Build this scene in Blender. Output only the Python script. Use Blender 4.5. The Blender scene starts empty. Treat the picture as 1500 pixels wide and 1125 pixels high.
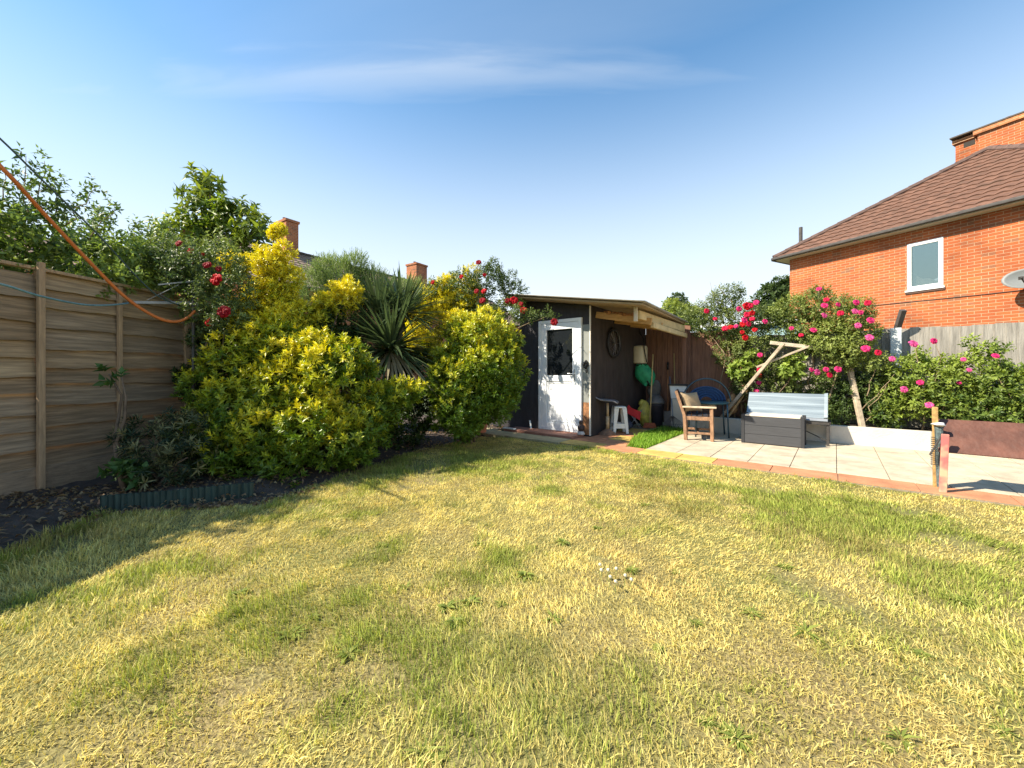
import bpy, math, random
import numpy as np
from mathutils import Vector, Matrix

random.seed(7)
RNG = np.random.default_rng(11)
SC = bpy.context.scene
COL = SC.collection
PI = math.pi
F, HX, HY, CAMZ = 575.0, 750.0, 545.0, 1.15      # measured on the photograph: focal length, vanishing point, eye height

# ------------------------------------------------------------------ frames
S0 = np.array([1.35, 6.81]); D1 = np.array([.772, -.636]); D2 = np.array([.636, .772])

def U(u, v, z=0.0):
    p = S0 + u * D1 + v * D2
    return Vector((p[0], p[1], z))

def Q(px, py, Y):
    return Vector(((px - HX) / F * Y, Y, CAMZ + (HY - py) / F * Y))

def PV(px, py, v):
    r = (px - HX) / F
    Y = (v + S0[0] * D2[0] + S0[1] * D2[1]) / (r * D2[0] + D2[1])
    return Vector((r * Y, Y, CAMZ + (HY - py) / F * Y))

# ------------------------------------------------------------------ materials
def newmat(name):
    m = bpy.data.materials.new(name); m.use_nodes = True
    nt = m.node_tree
    return m, nt, nt.nodes['Principled BSDF']

def node(nt, typ, **kw):
    n = nt.nodes.new(typ)
    for k, v in kw.items():
        if hasattr(n, k): setattr(n, k, v)
    return n

def ramp(nt, stops, fac=None):
    r = nt.nodes.new('ShaderNodeValToRGB')
    e = r.color_ramp.elements
    while len(e) < len(stops): e.new(.5)
    for el, (p, c) in zip(e, stops):
        el.position = p; el.color = (*c, 1)
    if fac is not None: nt.links.new(fac, r.inputs[0])
    return r

def M(name, col, rough=.7, scale=6, var=.25, bump=.15, metal=0, stretch=(1, 1, 1), dirt=None, bscale=None, spec=.4):
    m, nt, b = newmat(name)
    tc = node(nt, 'ShaderNodeTexCoord'); mp = node(nt, 'ShaderNodeMapping')
    mp.inputs['Scale'].default_value = stretch
    nt.links.new(tc.outputs['Object'], mp.inputs[0])
    nz = node(nt, 'ShaderNodeTexNoise'); nz.inputs['Scale'].default_value = scale; nz.inputs['Detail'].default_value = 8
    nz.inputs['Roughness'].default_value = .65
    nt.links.new(mp.outputs[0], nz.inputs[0])
    lo = tuple(max(0, c * (1 - var)) for c in col); hi = tuple(min(1, c * (1 + var)) for c in col)
    stops = [(.3, lo), (.7, hi)]
    if dirt: stops = [(.22, dirt), (.42, lo), (.75, hi)]
    r = ramp(nt, stops, nz.outputs[0])
    nt.links.new(r.outputs[0], b.inputs['Base Color'])
    b.inputs['Roughness'].default_value = rough; b.inputs['Metallic'].default_value = metal
    b.inputs['Specular IOR Level'].default_value = spec
    if bump:
        n2 = node(nt, 'ShaderNodeTexNoise'); n2.inputs['Scale'].default_value = bscale or scale * 5; n2.inputs['Detail'].default_value = 6
        nt.links.new(mp.outputs[0], n2.inputs[0])
        bp = node(nt, 'ShaderNodeBump'); bp.inputs['Strength'].default_value = bump; bp.inputs['Distance'].default_value = .02
        nt.links.new(n2.outputs[0], bp.inputs['Height']); nt.links.new(bp.outputs[0], b.inputs['Normal'])
    return m

def leafmat(name, transl=.35, rough=.45, spec=.35):
    m, nt, b = newmat(name)
    at = node(nt, 'ShaderNodeAttribute'); at.attribute_name = 'Col'
    nt.links.new(at.outputs['Color'], b.inputs['Base Color'])
    b.inputs['Roughness'].default_value = rough; b.inputs['Specular IOR Level'].default_value = spec
    tr = node(nt, 'ShaderNodeBsdfTranslucent')
    hs = node(nt, 'ShaderNodeHueSaturation'); hs.inputs['Saturation'].default_value = 1.15; hs.inputs['Value'].default_value = 1.2
    nt.links.new(at.outputs['Color'], hs.inputs['Color']); nt.links.new(hs.outputs[0], tr.inputs[0])
    mx = node(nt, 'ShaderNodeMixShader'); mx.inputs[0].default_value = transl
    nt.links.new(b.outputs[0], mx.inputs[1]); nt.links.new(tr.outputs[0], mx.inputs[2])
    nt.links.new(mx.outputs[0], nt.nodes['Material Output'].inputs[0])
    return m

def brickmat(name, ax, c1, c2, mortar, odd):
    """bricks laid along the two wall directions of one house; ax = sum of those directions"""
    m, nt, b = newmat(name)
    ge = node(nt, 'ShaderNodeNewGeometry')
    dt = node(nt, 'ShaderNodeVectorMath', operation='DOT_PRODUCT'); dt.inputs[1].default_value = (ax[0], ax[1], 0)
    nt.links.new(ge.outputs['Position'], dt.inputs[0])
    sp = node(nt, 'ShaderNodeSeparateXYZ'); nt.links.new(ge.outputs['Position'], sp.inputs[0])
    cb = node(nt, 'ShaderNodeCombineXYZ'); nt.links.new(dt.outputs['Value'], cb.inputs[0]); nt.links.new(sp.outputs[2], cb.inputs[1])
    bt = node(nt, 'ShaderNodeTexBrick'); bt.offset = .5
    bt.inputs['Scale'].default_value = 1; bt.inputs['Brick Width'].default_value = .225; bt.inputs['Row Height'].default_value = .075
    bt.inputs['Mortar Size'].default_value = .006; bt.inputs['Mortar Smooth'].default_value = .2; bt.inputs['Bias'].default_value = -.1
    bt.inputs['Color1'].default_value = (*c1, 1); bt.inputs['Color2'].default_value = (*c2, 1); bt.inputs['Mortar'].default_value = (*mortar, 1)
    nt.links.new(cb.outputs[0], bt.inputs['Vector'])
    # a scatter of odd darker bricks: white noise on the brick cell
    fl = node(nt, 'ShaderNodeVectorMath', operation='DIVIDE'); fl.inputs[1].default_value = (.225, .075, 1)
    nt.links.new(cb.outputs[0], fl.inputs[0])
    s2 = node(nt, 'ShaderNodeSeparateXYZ'); nt.links.new(fl.outputs[0], s2.inputs[0])
    fy = node(nt, 'ShaderNodeMath', operation='FLOOR'); nt.links.new(s2.outputs[1], fy.inputs[0])
    md = node(nt, 'ShaderNodeMath', operation='PINGPONG'); md.inputs[1].default_value = 1; nt.links.new(fy.outputs[0], md.inputs[0])
    hf = node(nt, 'ShaderNodeMath', operation='MULTIPLY'); hf.inputs[1].default_value = .5; nt.links.new(md.outputs[0], hf.inputs[0])
    ad = node(nt, 'ShaderNodeMath', operation='ADD'); nt.links.new(s2.outputs[0], ad.inputs[0]); nt.links.new(hf.outputs[0], ad.inputs[1])
    fx = node(nt, 'ShaderNodeMath', operation='FLOOR'); nt.links.new(ad.outputs[0], fx.inputs[0])
    c3 = node(nt, 'ShaderNodeCombineXYZ'); nt.links.new(fx.outputs[0], c3.inputs[0]); nt.links.new(fy.outputs[0], c3.inputs[1])
    wn = node(nt, 'ShaderNodeTexWhiteNoise'); wn.noise_dimensions = '2D'; nt.links.new(c3.outputs[0], wn.inputs['Vector'])
    r = ramp(nt, [(.86, (0, 0, 0)), (1.0, (1, 1, 1))], wn.outputs['Value'])
    inv = node(nt, 'ShaderNodeMath', operation='SUBTRACT'); inv.inputs[0].default_value = 1; nt.links.new(bt.outputs['Fac'], inv.inputs[1])
    mu = node(nt, 'ShaderNodeMath', operation='MULTIPLY'); nt.links.new(r.outputs[0], mu.inputs[0]); nt.links.new(inv.outputs[0], mu.inputs[1])
    mx = node(nt, 'ShaderNodeMix'); mx.data_type = 'RGBA'
    nt.links.new(mu.outputs[0], mx.inputs[0]); nt.links.new(bt.outputs['Color'], mx.inputs[6]); mx.inputs[7].default_value = (*odd, 1)
    nz = node(nt, 'ShaderNodeTexNoise'); nz.inputs['Scale'].default_value = 1.3; nz.inputs['Detail'].default_value = 8
    nt.links.new(ge.outputs['Position'], nz.inputs[0])
    r2 = ramp(nt, [(.28, (.66, .66, .68)), (.5, (.95, .95, .95)), (.72, (1.16, 1.13, 1.08))], nz.outputs[0])
    m2 = node(nt, 'ShaderNodeMix'); m2.data_type = 'RGBA'; m2.blend_type = 'MULTIPLY'; m2.inputs[0].default_value = 1
    nt.links.new(mx.outputs[2], m2.inputs[6]); nt.links.new(r2.outputs[0], m2.inputs[7])
    nt.links.new(m2.outputs[2], b.inputs['Base Color'])
    b.inputs['Roughness'].default_value = .9; b.inputs['Specular IOR Level'].default_value = .2
    bp = node(nt, 'ShaderNodeBump'); bp.inputs['Strength'].default_value = .5; bp.inputs['Distance'].default_value = .01; bp.invert = True
    nt.links.new(bt.outputs['Fac'], bp.inputs['Height']); nt.links.new(bp.outputs[0], b.inputs['Normal'])
    return m

def glassmat(name, col, rough=.03, spec=.8):
    m, nt, b = newmat(name)
    b.inputs['Base Color'].default_value = (*col, 1); b.inputs['Roughness'].default_value = rough
    b.inputs['Specular IOR Level'].default_value = spec
    return m

# ------------------------------------------------------------------ mesh builder
class MB:
    def __init__(s): s.v = []; s.f = []
    def add(s, vs, fs):
        o = len(s.v); s.v += [Vector(p) for p in vs]; s.f += [tuple(i + o for i in f) for f in fs]; return s
    def hexa(s, p):          # p: 8 points, bottom ring then top ring
        return s.add(p, [(3, 2, 1, 0), (4, 5, 6, 7), (0, 1, 5, 4), (1, 2, 6, 5), (2, 3, 7, 6), (3, 0, 4, 7)])
    def ubox(s, u0, u1, v0, v1, z0, z1):     # box in the shed's frame
        return s.hexa([U(u0, v0, z0), U(u1, v0, z0), U(u1, v1, z0), U(u0, v1, z0), U(u0, v0, z1), U(u1, v0, z1), U(u1, v1, z1), U(u0, v1, z1)])
    def bar(s, a, b, w, h, up=(0, 0, 1)):    # rectangular bar between two points
        a, b = Vector(a), Vector(b); d = (b - a).normalized(); up = Vector(up)
        if abs(d.dot(up)) > .98: up = Vector((D2[0], D2[1], 0))
        x = d.cross(up).normalized(); y = x.cross(d).normalized()
        c = [x * (i * w / 2) + y * (j * h / 2) for i, j in ((-1, -1), (1, -1), (1, 1), (-1, 1))]
        return s.hexa([a + k for k in c] + [b + k for k in c])
    def tube(s, pts, r, n=8, cap=True, closed=False):
        pts = [Vector(p) for p in pts]; m = len(pts)
        rs = r if isinstance(r, (list, tuple)) else [r] * m
        vs = []; fs = []; prev = None
        for i, p in enumerate(pts):
            if closed: d = (pts[(i + 1) % m] - pts[i - 1]).normalized()
            else: d = (pts[min(i + 1, m - 1)] - pts[max(i - 1, 0)]).normalized()
            if prev is None:
                x = d.cross(Vector((0, 0, 1)))
                if x.length < .05: x = d.cross(Vector((0, 1, 0)))
            else: x = prev - d * prev.dot(d)
            x.normalize(); prev = x; y = d.cross(x)
            for k in range(n):
                a = 2 * PI * k / n; vs.append(p + (x * math.cos(a) + y * math.sin(a)) * rs[i])
        for i in range(m if closed else m - 1):
            j = (i + 1) % m
            for k in range(n):
                fs.append((i * n + k, i * n + (k + 1) % n, j * n + (k + 1) % n, j * n + k))
        if cap and not closed: fs += [tuple(reversed(range(n))), tuple(range((m - 1) * n, m * n))]
        return s.add(vs, fs)
    def lathe(s, prof, c, n=20, fn=None):    # prof: (r, z) list
        c = Vector(c); vs = []; fs = []
        for r, z in prof:
            for k in range(n):
                a = 2 * PI * k / n; q = r * (fn(a, z) if fn else 1)
                vs.append(c + Vector((q * math.cos(a), q * math.sin(a), z)))
        m = len(prof)
        for i in range(m - 1):
            for k in range(n): fs.append((i * n + k, i * n + (k + 1) % n, (i + 1) * n + (k + 1) % n, (i + 1) * n + k))
        fs += [tuple(reversed(range(n))), tuple(range((m - 1) * n, m * n))]
        return s.add(vs, fs)
    def blob(s, c, rad, n=12, m=8, amp=.1, seed=0):
        rr = random.Random(seed); ph = [rr.uniform(0, 6) for _ in range(6)]
        vs = []; fs = []; c = Vector(c)
        for i in range(m + 1):
            t = PI * i / m
            for k in range(n):
                a = 2 * PI * k / n
                d = Vector((math.sin(t) * math.cos(a), math.sin(t) * math.sin(a), math.cos(t)))
                q = 1 + amp * (math.sin(3 * d.x + ph[0]) + math.sin(5 * d.y + ph[1]) + math.sin(4 * d.z + ph[2] + 2 * d.x)) * .6
                vs.append(c + Vector((d.x * rad[0], d.y * rad[1], d.z * rad[2])) * q)
        for i in range(m):
            for k in range(n): fs.append((i * n + k, (i + 1) * n + k, (i + 1) * n + (k + 1) % n, i * n + (k + 1) % n))
        return s.add(vs, fs)

def wloc(o):
    return Vector((0, 0, 0)) if o is None else o.location + wloc(o.parent)

def obj(name, mb, mat, parent=None, smooth=False, bevel=0, loc=None):
    if parent is None:
        if loc is None:
            xs = [p.x for p in mb.v]; ys = [p.y for p in mb.v]
            loc = Vector(((min(xs) + max(xs)) / 2, (min(ys) + max(ys)) / 2, min(p.z for p in mb.v)))
        base = Vector(loc); off = base
    else:
        base = wloc(parent); off = Vector((0, 0, 0))
    me = bpy.data.meshes.new(name); me.from_pydata([tuple(p - base) for p in mb.v], [], mb.f); me.update()
    o = bpy.data.objects.new(name, me); COL.objects.link(o); o.location = off; o.parent = parent
    if mat: me.materials.append(mat)
    if smooth:
        me.polygons.foreach_set('use_smooth', [True] * len(me.polygons))
    if bevel:
        bm = o.modifiers.new('bevel', 'BEVEL'); bm.width = bevel; bm.segments = 2; bm.limit_method = 'ANGLE'
    return o

def tag(o, label=None, cat=None, group=None, kind=None):
    if label: o['label'] = label
    if cat: o['category'] = cat
    if group: o['group'] = group
    if kind: o['kind'] = kind
    return o

def thing(name, loc, label, cat, group=None):
    o = bpy.data.objects.new(name, None); COL.objects.link(o); o.location = loc; o.empty_display_size = .1
    return tag(o, label, cat, group)

def copy_tree(o, parent=None):
    c = o.copy(); COL.objects.link(c); c.parent = parent
    for ch in list(o.children): copy_tree(ch, c)
    return c

# ------------------------------------------------------------------ leaves
def nrm(a): return a / np.maximum(np.linalg.norm(a, axis=1, keepdims=True), 1e-9)

def wob(p, f, seed):
    r = np.random.default_rng(seed); out = np.zeros(len(p))
    for k in range(5):
        w = r.normal(size=3); w /= np.linalg.norm(w); q = f * (.7 + .35 * k)
        out += np.sin(p @ (w * q) + r.uniform(0, 6.28)) / (1 + .35 * k)
    return out / 2.6

def raw_mesh(name, V, faces_n, idx, C, mat, parent, loc=(0, 0, 0), smooth=False):
    base = wloc(parent) if parent else Vector(loc)
    V = V - np.array(base)
    me = bpy.data.meshes.new(name)
    n = len(V); me.vertices.add(n); me.vertices.foreach_set('co', V.astype(np.float32).ravel())
    nf = len(faces_n); me.loops.add(len(idx)); me.loops.foreach_set('vertex_index', idx.astype(np.int32))
    me.polygons.add(nf)
    st = np.concatenate([[0], np.cumsum(faces_n)[:-1]]).astype(np.int32)
    me.polygons.foreach_set('loop_start', st)
    if smooth: me.polygons.foreach_set('use_smooth', np.ones(nf, bool))
    if C is not None:
        ca = me.color_attributes.new('Col', 'FLOAT_COLOR', 'POINT')
        rgba = np.ones((n, 4), np.float32); rgba[:, :3] = np.clip(C, 0, 1); ca.data.foreach_set('color', rgba.ravel())
    me.update(calc_edges=True); me.validate()
    o = bpy.data.objects.new(name, me); COL.objects.link(o); o.parent = parent
    if parent is None: o.location = base
    me.materials.append(mat)
    return o

def leaf_geo(P, A, N, L, W, fold=.3, droop=.15):
    """each leaf six points folded along its midrib: four faces"""
    A = nrm(A); S = nrm(np.cross(A, N)); N = np.cross(S, A)
    L = L[:, None]; W = W[:, None]
    b = P; ml = P + A * L * .38 + S * W * .5 + N * W * fold; mr = P + A * L * .38 - S * W * .5 + N * W * fold
    m = P + A * L * .5 - N * L * droop * .15
    t = P + A * L - N * L * droop
    V = np.stack([b, ml, m, mr, t], 1).reshape(-1, 3)
    n = len(P); o = (np.arange(n) * 5)[:, None]
    idx = np.concatenate([o + np.array([[0, 1, 2]]), o + np.array([[1, 4, 2]]), o + np.array([[0, 2, 3]]), o + np.array([[2, 4, 3]])], 1)[:, [0, 1, 2, 3, 4, 5, 6, 7, 8, 9, 10, 11]].ravel()
    return V, np.full(n * 4, 3), idx, 5

def shoots(blobs, n, rng, inner=.5, zmin=.03, lump=.12):
    b = np.array([[*x[0], *(x[1] if isinstance(x[1], tuple) else (x[1],) * 3)] for x in blobs], float)
    w = (b[:, 3] * b[:, 4] + b[:, 4] * b[:, 5]); w /= w.sum()
    k = rng.choice(len(b), int(n * 2.2), p=w)
    d = nrm(rng.normal(size=(len(k), 3)))
    fac = inner + (1.0 - inner) * rng.random(len(k)) ** .45
    fac *= 1 + lump * wob(b[k, :3] + d * b[k, 3:6], 7, 5)
    p = b[k, :3] + d * b[k, 3:6] * fac[:, None]
    depth = np.full(len(k), 9.)
    for j in range(len(b)):
        q = np.linalg.norm((p - b[j, :3]) / b[j, 3:6], axis=1); q[k == j] = 9
        depth = np.minimum(depth, q)
    keep = (p[:, 2] > zmin) & ((depth > .62) | (rng.random(len(k)) < .15))
    p, d, fac = p[keep][:n], d[keep][:n], fac[keep][:n]
    return p, d, fac

def foliage(name, parent, blobs, n, k, ll, lw, sl, colfn, mat, seed, up=.6, spread=(.5, 1.2), inner=.5, zmin=.03, droop=.15, jit=.25, lump=.12, fold=.3):
    rng = np.random.default_rng(seed)
    p, d, fac = shoots(blobs, n, rng, inner, zmin, lump)
    n = len(p)
    ax = nrm(d * .7 + np.array([0, 0, up]) + rng.normal(size=(n, 3)) * .45)
    cs = colfn(p, d, fac, rng)
    tmp = nrm(np.cross(ax, nrm(rng.normal(size=(n, 3))))); bi = np.cross(ax, tmp)
    PP, AA, NN, CC, LL, WW = [], [], [], [], [], []
    for j in range(k):
        t = (j + .5) / k
        az = j * 2.4 + rng.uniform(-.5, .5, n)
        rad = tmp * np.cos(az)[:, None] + bi * np.sin(az)[:, None]
        an = (spread[1] + (spread[0] - spread[1]) * t + rng.uniform(-.25, .25, n))[:, None]
        AA.append(ax * np.cos(an) + rad * np.sin(an)); PP.append(p + ax * (sl * t))
        NN.append(ax * np.sin(an) - rad * np.cos(an) + rng.normal(size=(n, 3)) * .25)
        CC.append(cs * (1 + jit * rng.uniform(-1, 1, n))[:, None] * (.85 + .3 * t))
        s = (1.1 - .45 * t) * rng.uniform(.7, 1.2, n)
        LL.append(ll * s); WW.append(lw * s)
    V, fn, idx, m = leaf_geo(np.concatenate(PP), np.concatenate(AA), np.concatenate(NN), np.concatenate(LL), np.concatenate(WW), fold, droop)
    return raw_mesh(name, V, fn, idx, np.repeat(np.concatenate(CC), m, 0), mat, parent)

def mixc(a, b, t): return np.array(a)[None] * (1 - t[:, None]) + np.array(b)[None] * t[:, None]

def vn(P, f, seed, oct_=3):
    """value noise on the ground plane, about -1 to 1"""
    out = np.zeros(len(P)); tot = 0
    for o in range(oct_):
        T = np.random.default_rng(seed * 17 + o).uniform(-1, 1, (256, 256)); th = .6 + 1.1 * o + seed
        x = (P[:, 0] * math.cos(th) - P[:, 1] * math.sin(th)) * f * 2 ** o + 57.3; y = (P[:, 0] * math.sin(th) + P[:, 1] * math.cos(th)) * f * 2 ** o + 91.7
        xi = np.floor(x).astype(int); yi = np.floor(y).astype(int); a = x - xi; b = y - yi; a = a * a * (3 - 2 * a); b = b * b * (3 - 2 * b)
        xi %= 256; yi %= 256; x1 = (xi + 1) % 256; y1 = (yi + 1) % 256; w = .55 ** o; tot += w
        out += w * ((T[xi, yi] * (1 - a) + T[x1, yi] * a) * (1 - b) + (T[xi, y1] * (1 - a) + T[x1, y1] * a) * b)
    return out / tot * 1.7

def sstep(x, a, b):
    t = np.clip((x - a) / (b - a), 0, 1); return t * t * (3 - 2 * t)

MAT = {}
MAT['leaf'] = leafmat('leaf', .35)
MAT['gloss_leaf'] = leafmat('gloss_leaf', .25, .35, .45)
MAT['grass'] = leafmat('grass_blade', .3, .7, .15)
MAT['petal'] = leafmat('petal', .25, .6, .2)
MAT['bark'] = M('bark', (.16, .11, .07), .9, 14, .45, .5, stretch=(1, 1, .25))
MAT['twig'] = M('twig', (.27, .2, .12), .85, 14, .4, .4, stretch=(1, 1, .3))

# ------------------------------------------------------------------ camera, sun, sky
cam = bpy.data.cameras.new('camera'); co = bpy.data.objects.new('camera', cam); COL.objects.link(co)
co.location = (0, 0, CAMZ); co.rotation_euler = (PI / 2, 0, 0)
cam.sensor_width = 36; cam.lens = F / 1500 * 36; cam.shift_y = -(562.5 - HY) / 1500
cam.clip_start = .05; cam.clip_end = 600
SC.camera = co

sd = Vector((1.03, .24, -1.0)).normalized()
elev = math.asin(-sd.z); azim = math.atan2(-sd.x, -sd.y)
sl = bpy.data.lights.new('sun', 'SUN'); sl.energy = 5.0; sl.angle = math.radians(.6); sl.color = (1, .90, .74)
so = bpy.data.objects.new('sun', sl); COL.objects.link(so); so.location = (-20, -5, 25)
so.rotation_euler = sd.to_track_quat('-Z', 'Y').to_euler()

W = bpy.data.worlds.new('World'); SC.world = W; W.use_nodes = True
nt = W.node_tree; bg = nt.nodes['Background']
sky = node(nt, 'ShaderNodeTexSky'); sky.sky_type = 'NISHITA'; sky.sun_disc = False
sky.sun_elevation = elev; sky.sun_rotation = azim % (2 * PI); sky.altitude = 50; sky.air_density = 1.0; sky.dust_density = .05; sky.ozone_density = 1.5
tc = node(nt, 'ShaderNodeTexCoord'); sp = node(nt, 'ShaderNodeSeparateXYZ'); nt.links.new(tc.outputs['Generated'], sp.inputs[0])
za = node(nt, 'ShaderNodeMath', operation='ADD'); za.inputs[1].default_value = .12; nt.links.new(sp.outputs[2], za.inputs[0])
dv = node(nt, 'ShaderNodeVectorMath', operation='DIVIDE'); nt.links.new(tc.outputs['Generated'], dv.inputs[0])
cz = node(nt, 'ShaderNodeCombineXYZ')
for i in range(3): nt.links.new(za.outputs[0], cz.inputs[i])
nt.links.new(cz.outputs[0], dv.inputs[1])
mp = node(nt, 'ShaderNodeMapping'); mp.inputs['Scale'].default_value = (.22, 1.3, 1); mp.inputs['Rotation'].default_value = (0, 0, math.radians(-10)); mp.inputs['Location'].default_value = (1.6, 8.2, 0)
nt.links.new(dv.outputs[0], mp.inputs[0])
nz = node(nt, 'ShaderNodeTexNoise'); nz.inputs['Scale'].default_value = .55; nz.inputs['Detail'].default_value = 7; nz.inputs['Roughness'].default_value = .52; nz.inputs['Distortion'].default_value = .5
nt.links.new(mp.outputs[0], nz.inputs[0])
cr = ramp(nt, [(.50, (0, 0, 0)), (.80, (.5, .5, .5))], nz.outputs[0])
hz = node(nt, 'ShaderNodeMapRange'); hz.interpolation_type = 'SMOOTHSTEP'; hz.inputs[1].default_value = .06; hz.inputs[2].default_value = .66; hz.inputs[3].default_value = .95; hz.inputs[4].default_value = .0
nt.links.new(sp.outputs[2], hz.inputs[0])
sv_ = node(nt, 'ShaderNodeSeparateXYZ'); nt.links.new(dv.outputs[0], sv_.inputs[0])
wn_ = node(nt, 'ShaderNodeMapping'); wn_.inputs['Scale'].default_value = (1.4, 7, 1); nt.links.new(dv.outputs[0], wn_.inputs[0])
n3 = node(nt, 'ShaderNodeTexNoise'); n3.inputs['Scale'].default_value = 1.6; n3.inputs['Detail'].default_value = 8; n3.inputs['Distortion'].default_value = .4; nt.links.new(wn_.outputs[0], n3.inputs[0])
ma = node(nt, 'ShaderNodeMath', operation='MULTIPLY_ADD'); ma.inputs[1].default_value = .2; nt.links.new(n3.outputs[0], ma.inputs[0]); nt.links.new(sv_.outputs[1], ma.inputs[2])
sb_ = node(nt, 'ShaderNodeMath', operation='SUBTRACT'); sb_.inputs[1].default_value = 1.2; nt.links.new(ma.outputs[0], sb_.inputs[0])
ab_ = node(nt, 'ShaderNodeMath', operation='ABSOLUTE'); nt.links.new(sb_.outputs[0], ab_.inputs[0])
mr_ = node(nt, 'ShaderNodeMapRange'); mr_.interpolation_type = 'SMOOTHSTEP'; mr_.inputs[1].default_value = 0; mr_.inputs[2].default_value = .11; mr_.inputs[3].default_value = .38; mr_.inputs[4].default_value = 0; nt.links.new(ab_.outputs[0], mr_.inputs[0])
xr_ = node(nt, 'ShaderNodeMapRange'); xr_.interpolation_type = 'SMOOTHSTEP'; xr_.inputs[1].default_value = -.2; xr_.inputs[2].default_value = 1.5; xr_.inputs[3].default_value = 1; xr_.inputs[4].default_value = .1; nt.links.new(sv_.outputs[0], xr_.inputs[0])
st_ = node(nt, 'ShaderNodeMath', operation='MULTIPLY'); nt.links.new(mr_.outputs[0], st_.inputs[0]); nt.links.new(xr_.outputs[0], st_.inputs[1])
st2 = node(nt, 'ShaderNodeMath', operation='MULTIPLY'); nt.links.new(st_.outputs[0], st2.inputs[0]); nt.links.new(n3.outputs[0], st2.inputs[1])
sc_ = node(nt, 'ShaderNodeMath', operation='MULTIPLY'); sc_.inputs[1].default_value = .6; nt.links.new(cr.outputs[0], sc_.inputs[0])
sm_ = node(nt, 'ShaderNodeMath', operation='ADD'); nt.links.new(sc_.outputs[0], sm_.inputs[0]); nt.links.new(st2.outputs[0], sm_.inputs[1])
mxm = node(nt, 'ShaderNodeMath', operation='MAXIMUM'); nt.links.new(sm_.outputs[0], mxm.inputs[0]); nt.links.new(hz.outputs[0], mxm.inputs[1])
tn_ = node(nt, 'ShaderNodeMix'); tn_.data_type = 'RGBA'; tn_.blend_type = 'MULTIPLY'; tn_.inputs[0].default_value = 1
nt.links.new(sky.outputs[0], tn_.inputs[6]); tn_.inputs[7].default_value = (.90, 1.34, 1.44, 1)
mk = node(nt, 'ShaderNodeMix'); mk.data_type = 'RGBA'; nt.links.new(mxm.outputs[0], mk.inputs[0])
nt.links.new(tn_.outputs[2], mk.inputs[6]); mk.inputs[7].default_value = (5.9, 6.2, 6.4, 1)
nt.links.new(mk.outputs[2], bg.inputs[0]); bg.inputs[1].default_value = .084
SC.view_settings.view_transform = 'Standard'; SC.view_settings.look = 'None'; SC.view_settings.exposure = 1.08; SC.view_settings.gamma = 1
SC.cycles.max_bounces = 8; SC.cycles.transparent_max_bounces = 8

# ------------------------------------------------------------------ ground
def poly(name, pts, z, mat, kind='structure', sub=None):
    mb = MB(); mb.add([(p[0], p[1], z) for p in pts], [tuple(range(len(pts)))])
    return tag(obj(name, mb, mat, loc=(0, 0, 0)), kind=kind)

m_soil = M('soil', (.075, .055, .042), .95, 9, .5, .9, bscale=40)
m, nt, b = newmat('lawn_thatch')
tc = node(nt, 'ShaderNodeTexCoord')
n1 = node(nt, 'ShaderNodeTexNoise'); n1.inputs['Scale'].default_value = 1.1; n1.inputs['Detail'].default_value = 6
n2 = node(nt, 'ShaderNodeTexNoise'); n2.inputs['Scale'].default_value = 60; n2.inputs['Detail'].default_value = 5
for n_ in (n1, n2): nt.links.new(tc.outputs['Object'], n_.inputs[0])
r1 = ramp(nt, [(.35, (.3, .24, .11)), (.6, (.22, .22, .075))], n1.outputs[0])
r2 = ramp(nt, [(.3, (.45, .42, .4)), (.7, (1.2, 1.2, 1.2))], n2.outputs[0])
mm = node(nt, 'ShaderNodeMix'); mm.data_type = 'RGBA'; mm.blend_type = 'MULTIPLY'; mm.inputs[0].default_value = 1
nt.links.new(r1.outputs[0], mm.inputs[6]); nt.links.new(r2.outputs[0], mm.inputs[7]); nt.links.new(mm.outputs[2], b.inputs['Base Color'])
b.inputs['Roughness'].default_value = .95; b.inputs['Specular IOR Level'].default_value = .1
bp = node(nt, 'ShaderNodeBump'); bp.inputs['Strength'].default_value = .8; bp.inputs['Distance'].default_value = .02
nt.links.new(n2.outputs[0], bp.inputs['Height']); nt.links.new(bp.outputs[0], b.inputs['Normal'])
MAT['thatch'] = m

poly('ground', [(-150, -60), (150, -60), (150, 200), (-150, 200)], -.06, M('far_ground', (.09, .11, .05), .95, 2, .4, .3))
LAWN = [(-4.0, -3), (-3.7, 1.5), (-3.15, 2.3), (-3.25, 2.95), (-3.35, 3.17), (-2.8, 3.28), (-2.25, 3.42), (-2.05, 3.8), (-1.8, 4.5), (-1.4, 5.7), (-.95, 6.4), (-.55, 6.95), (.05, 6.75)]
e1 = U(-.1, -.8); e2 = U(9, -.8); LAWN += [(e1.x, e1.y), (e2.x, e2.y), (9, -3)]
poly('lawn', LAWN, 0, MAT['thatch'])

def inside(px, py, pl):
    r = np.zeros(len(px), bool); n = len(pl)
    for i in range(n):
        x0, y0 = pl[i]; x1, y1 = pl[i - 1]
        c = ((y0 > py) != (y1 > py)) & (px < (x1 - x0) * (py - y0) / (y1 - y0 + 1e-12) + x0)
        r ^= c
    return r

# soil of the beds: gently heaped strips
def heap(name, fn, nx, ny, mat):
    mb = MB(); vs = []; fs = []
    for j in range(ny + 1):
        for i in range(nx + 1): vs.append(fn(i / nx, j / ny))
    for j in range(ny):
        for i in range(nx):
            a = j * (nx + 1) + i; fs.append((a, a + 1, a + nx + 2, a + nx + 1))
    mb.add(vs, fs)
    return tag(obj(name, mb, mat, smooth=True, loc=(0, 0, 0)), kind='structure')

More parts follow.
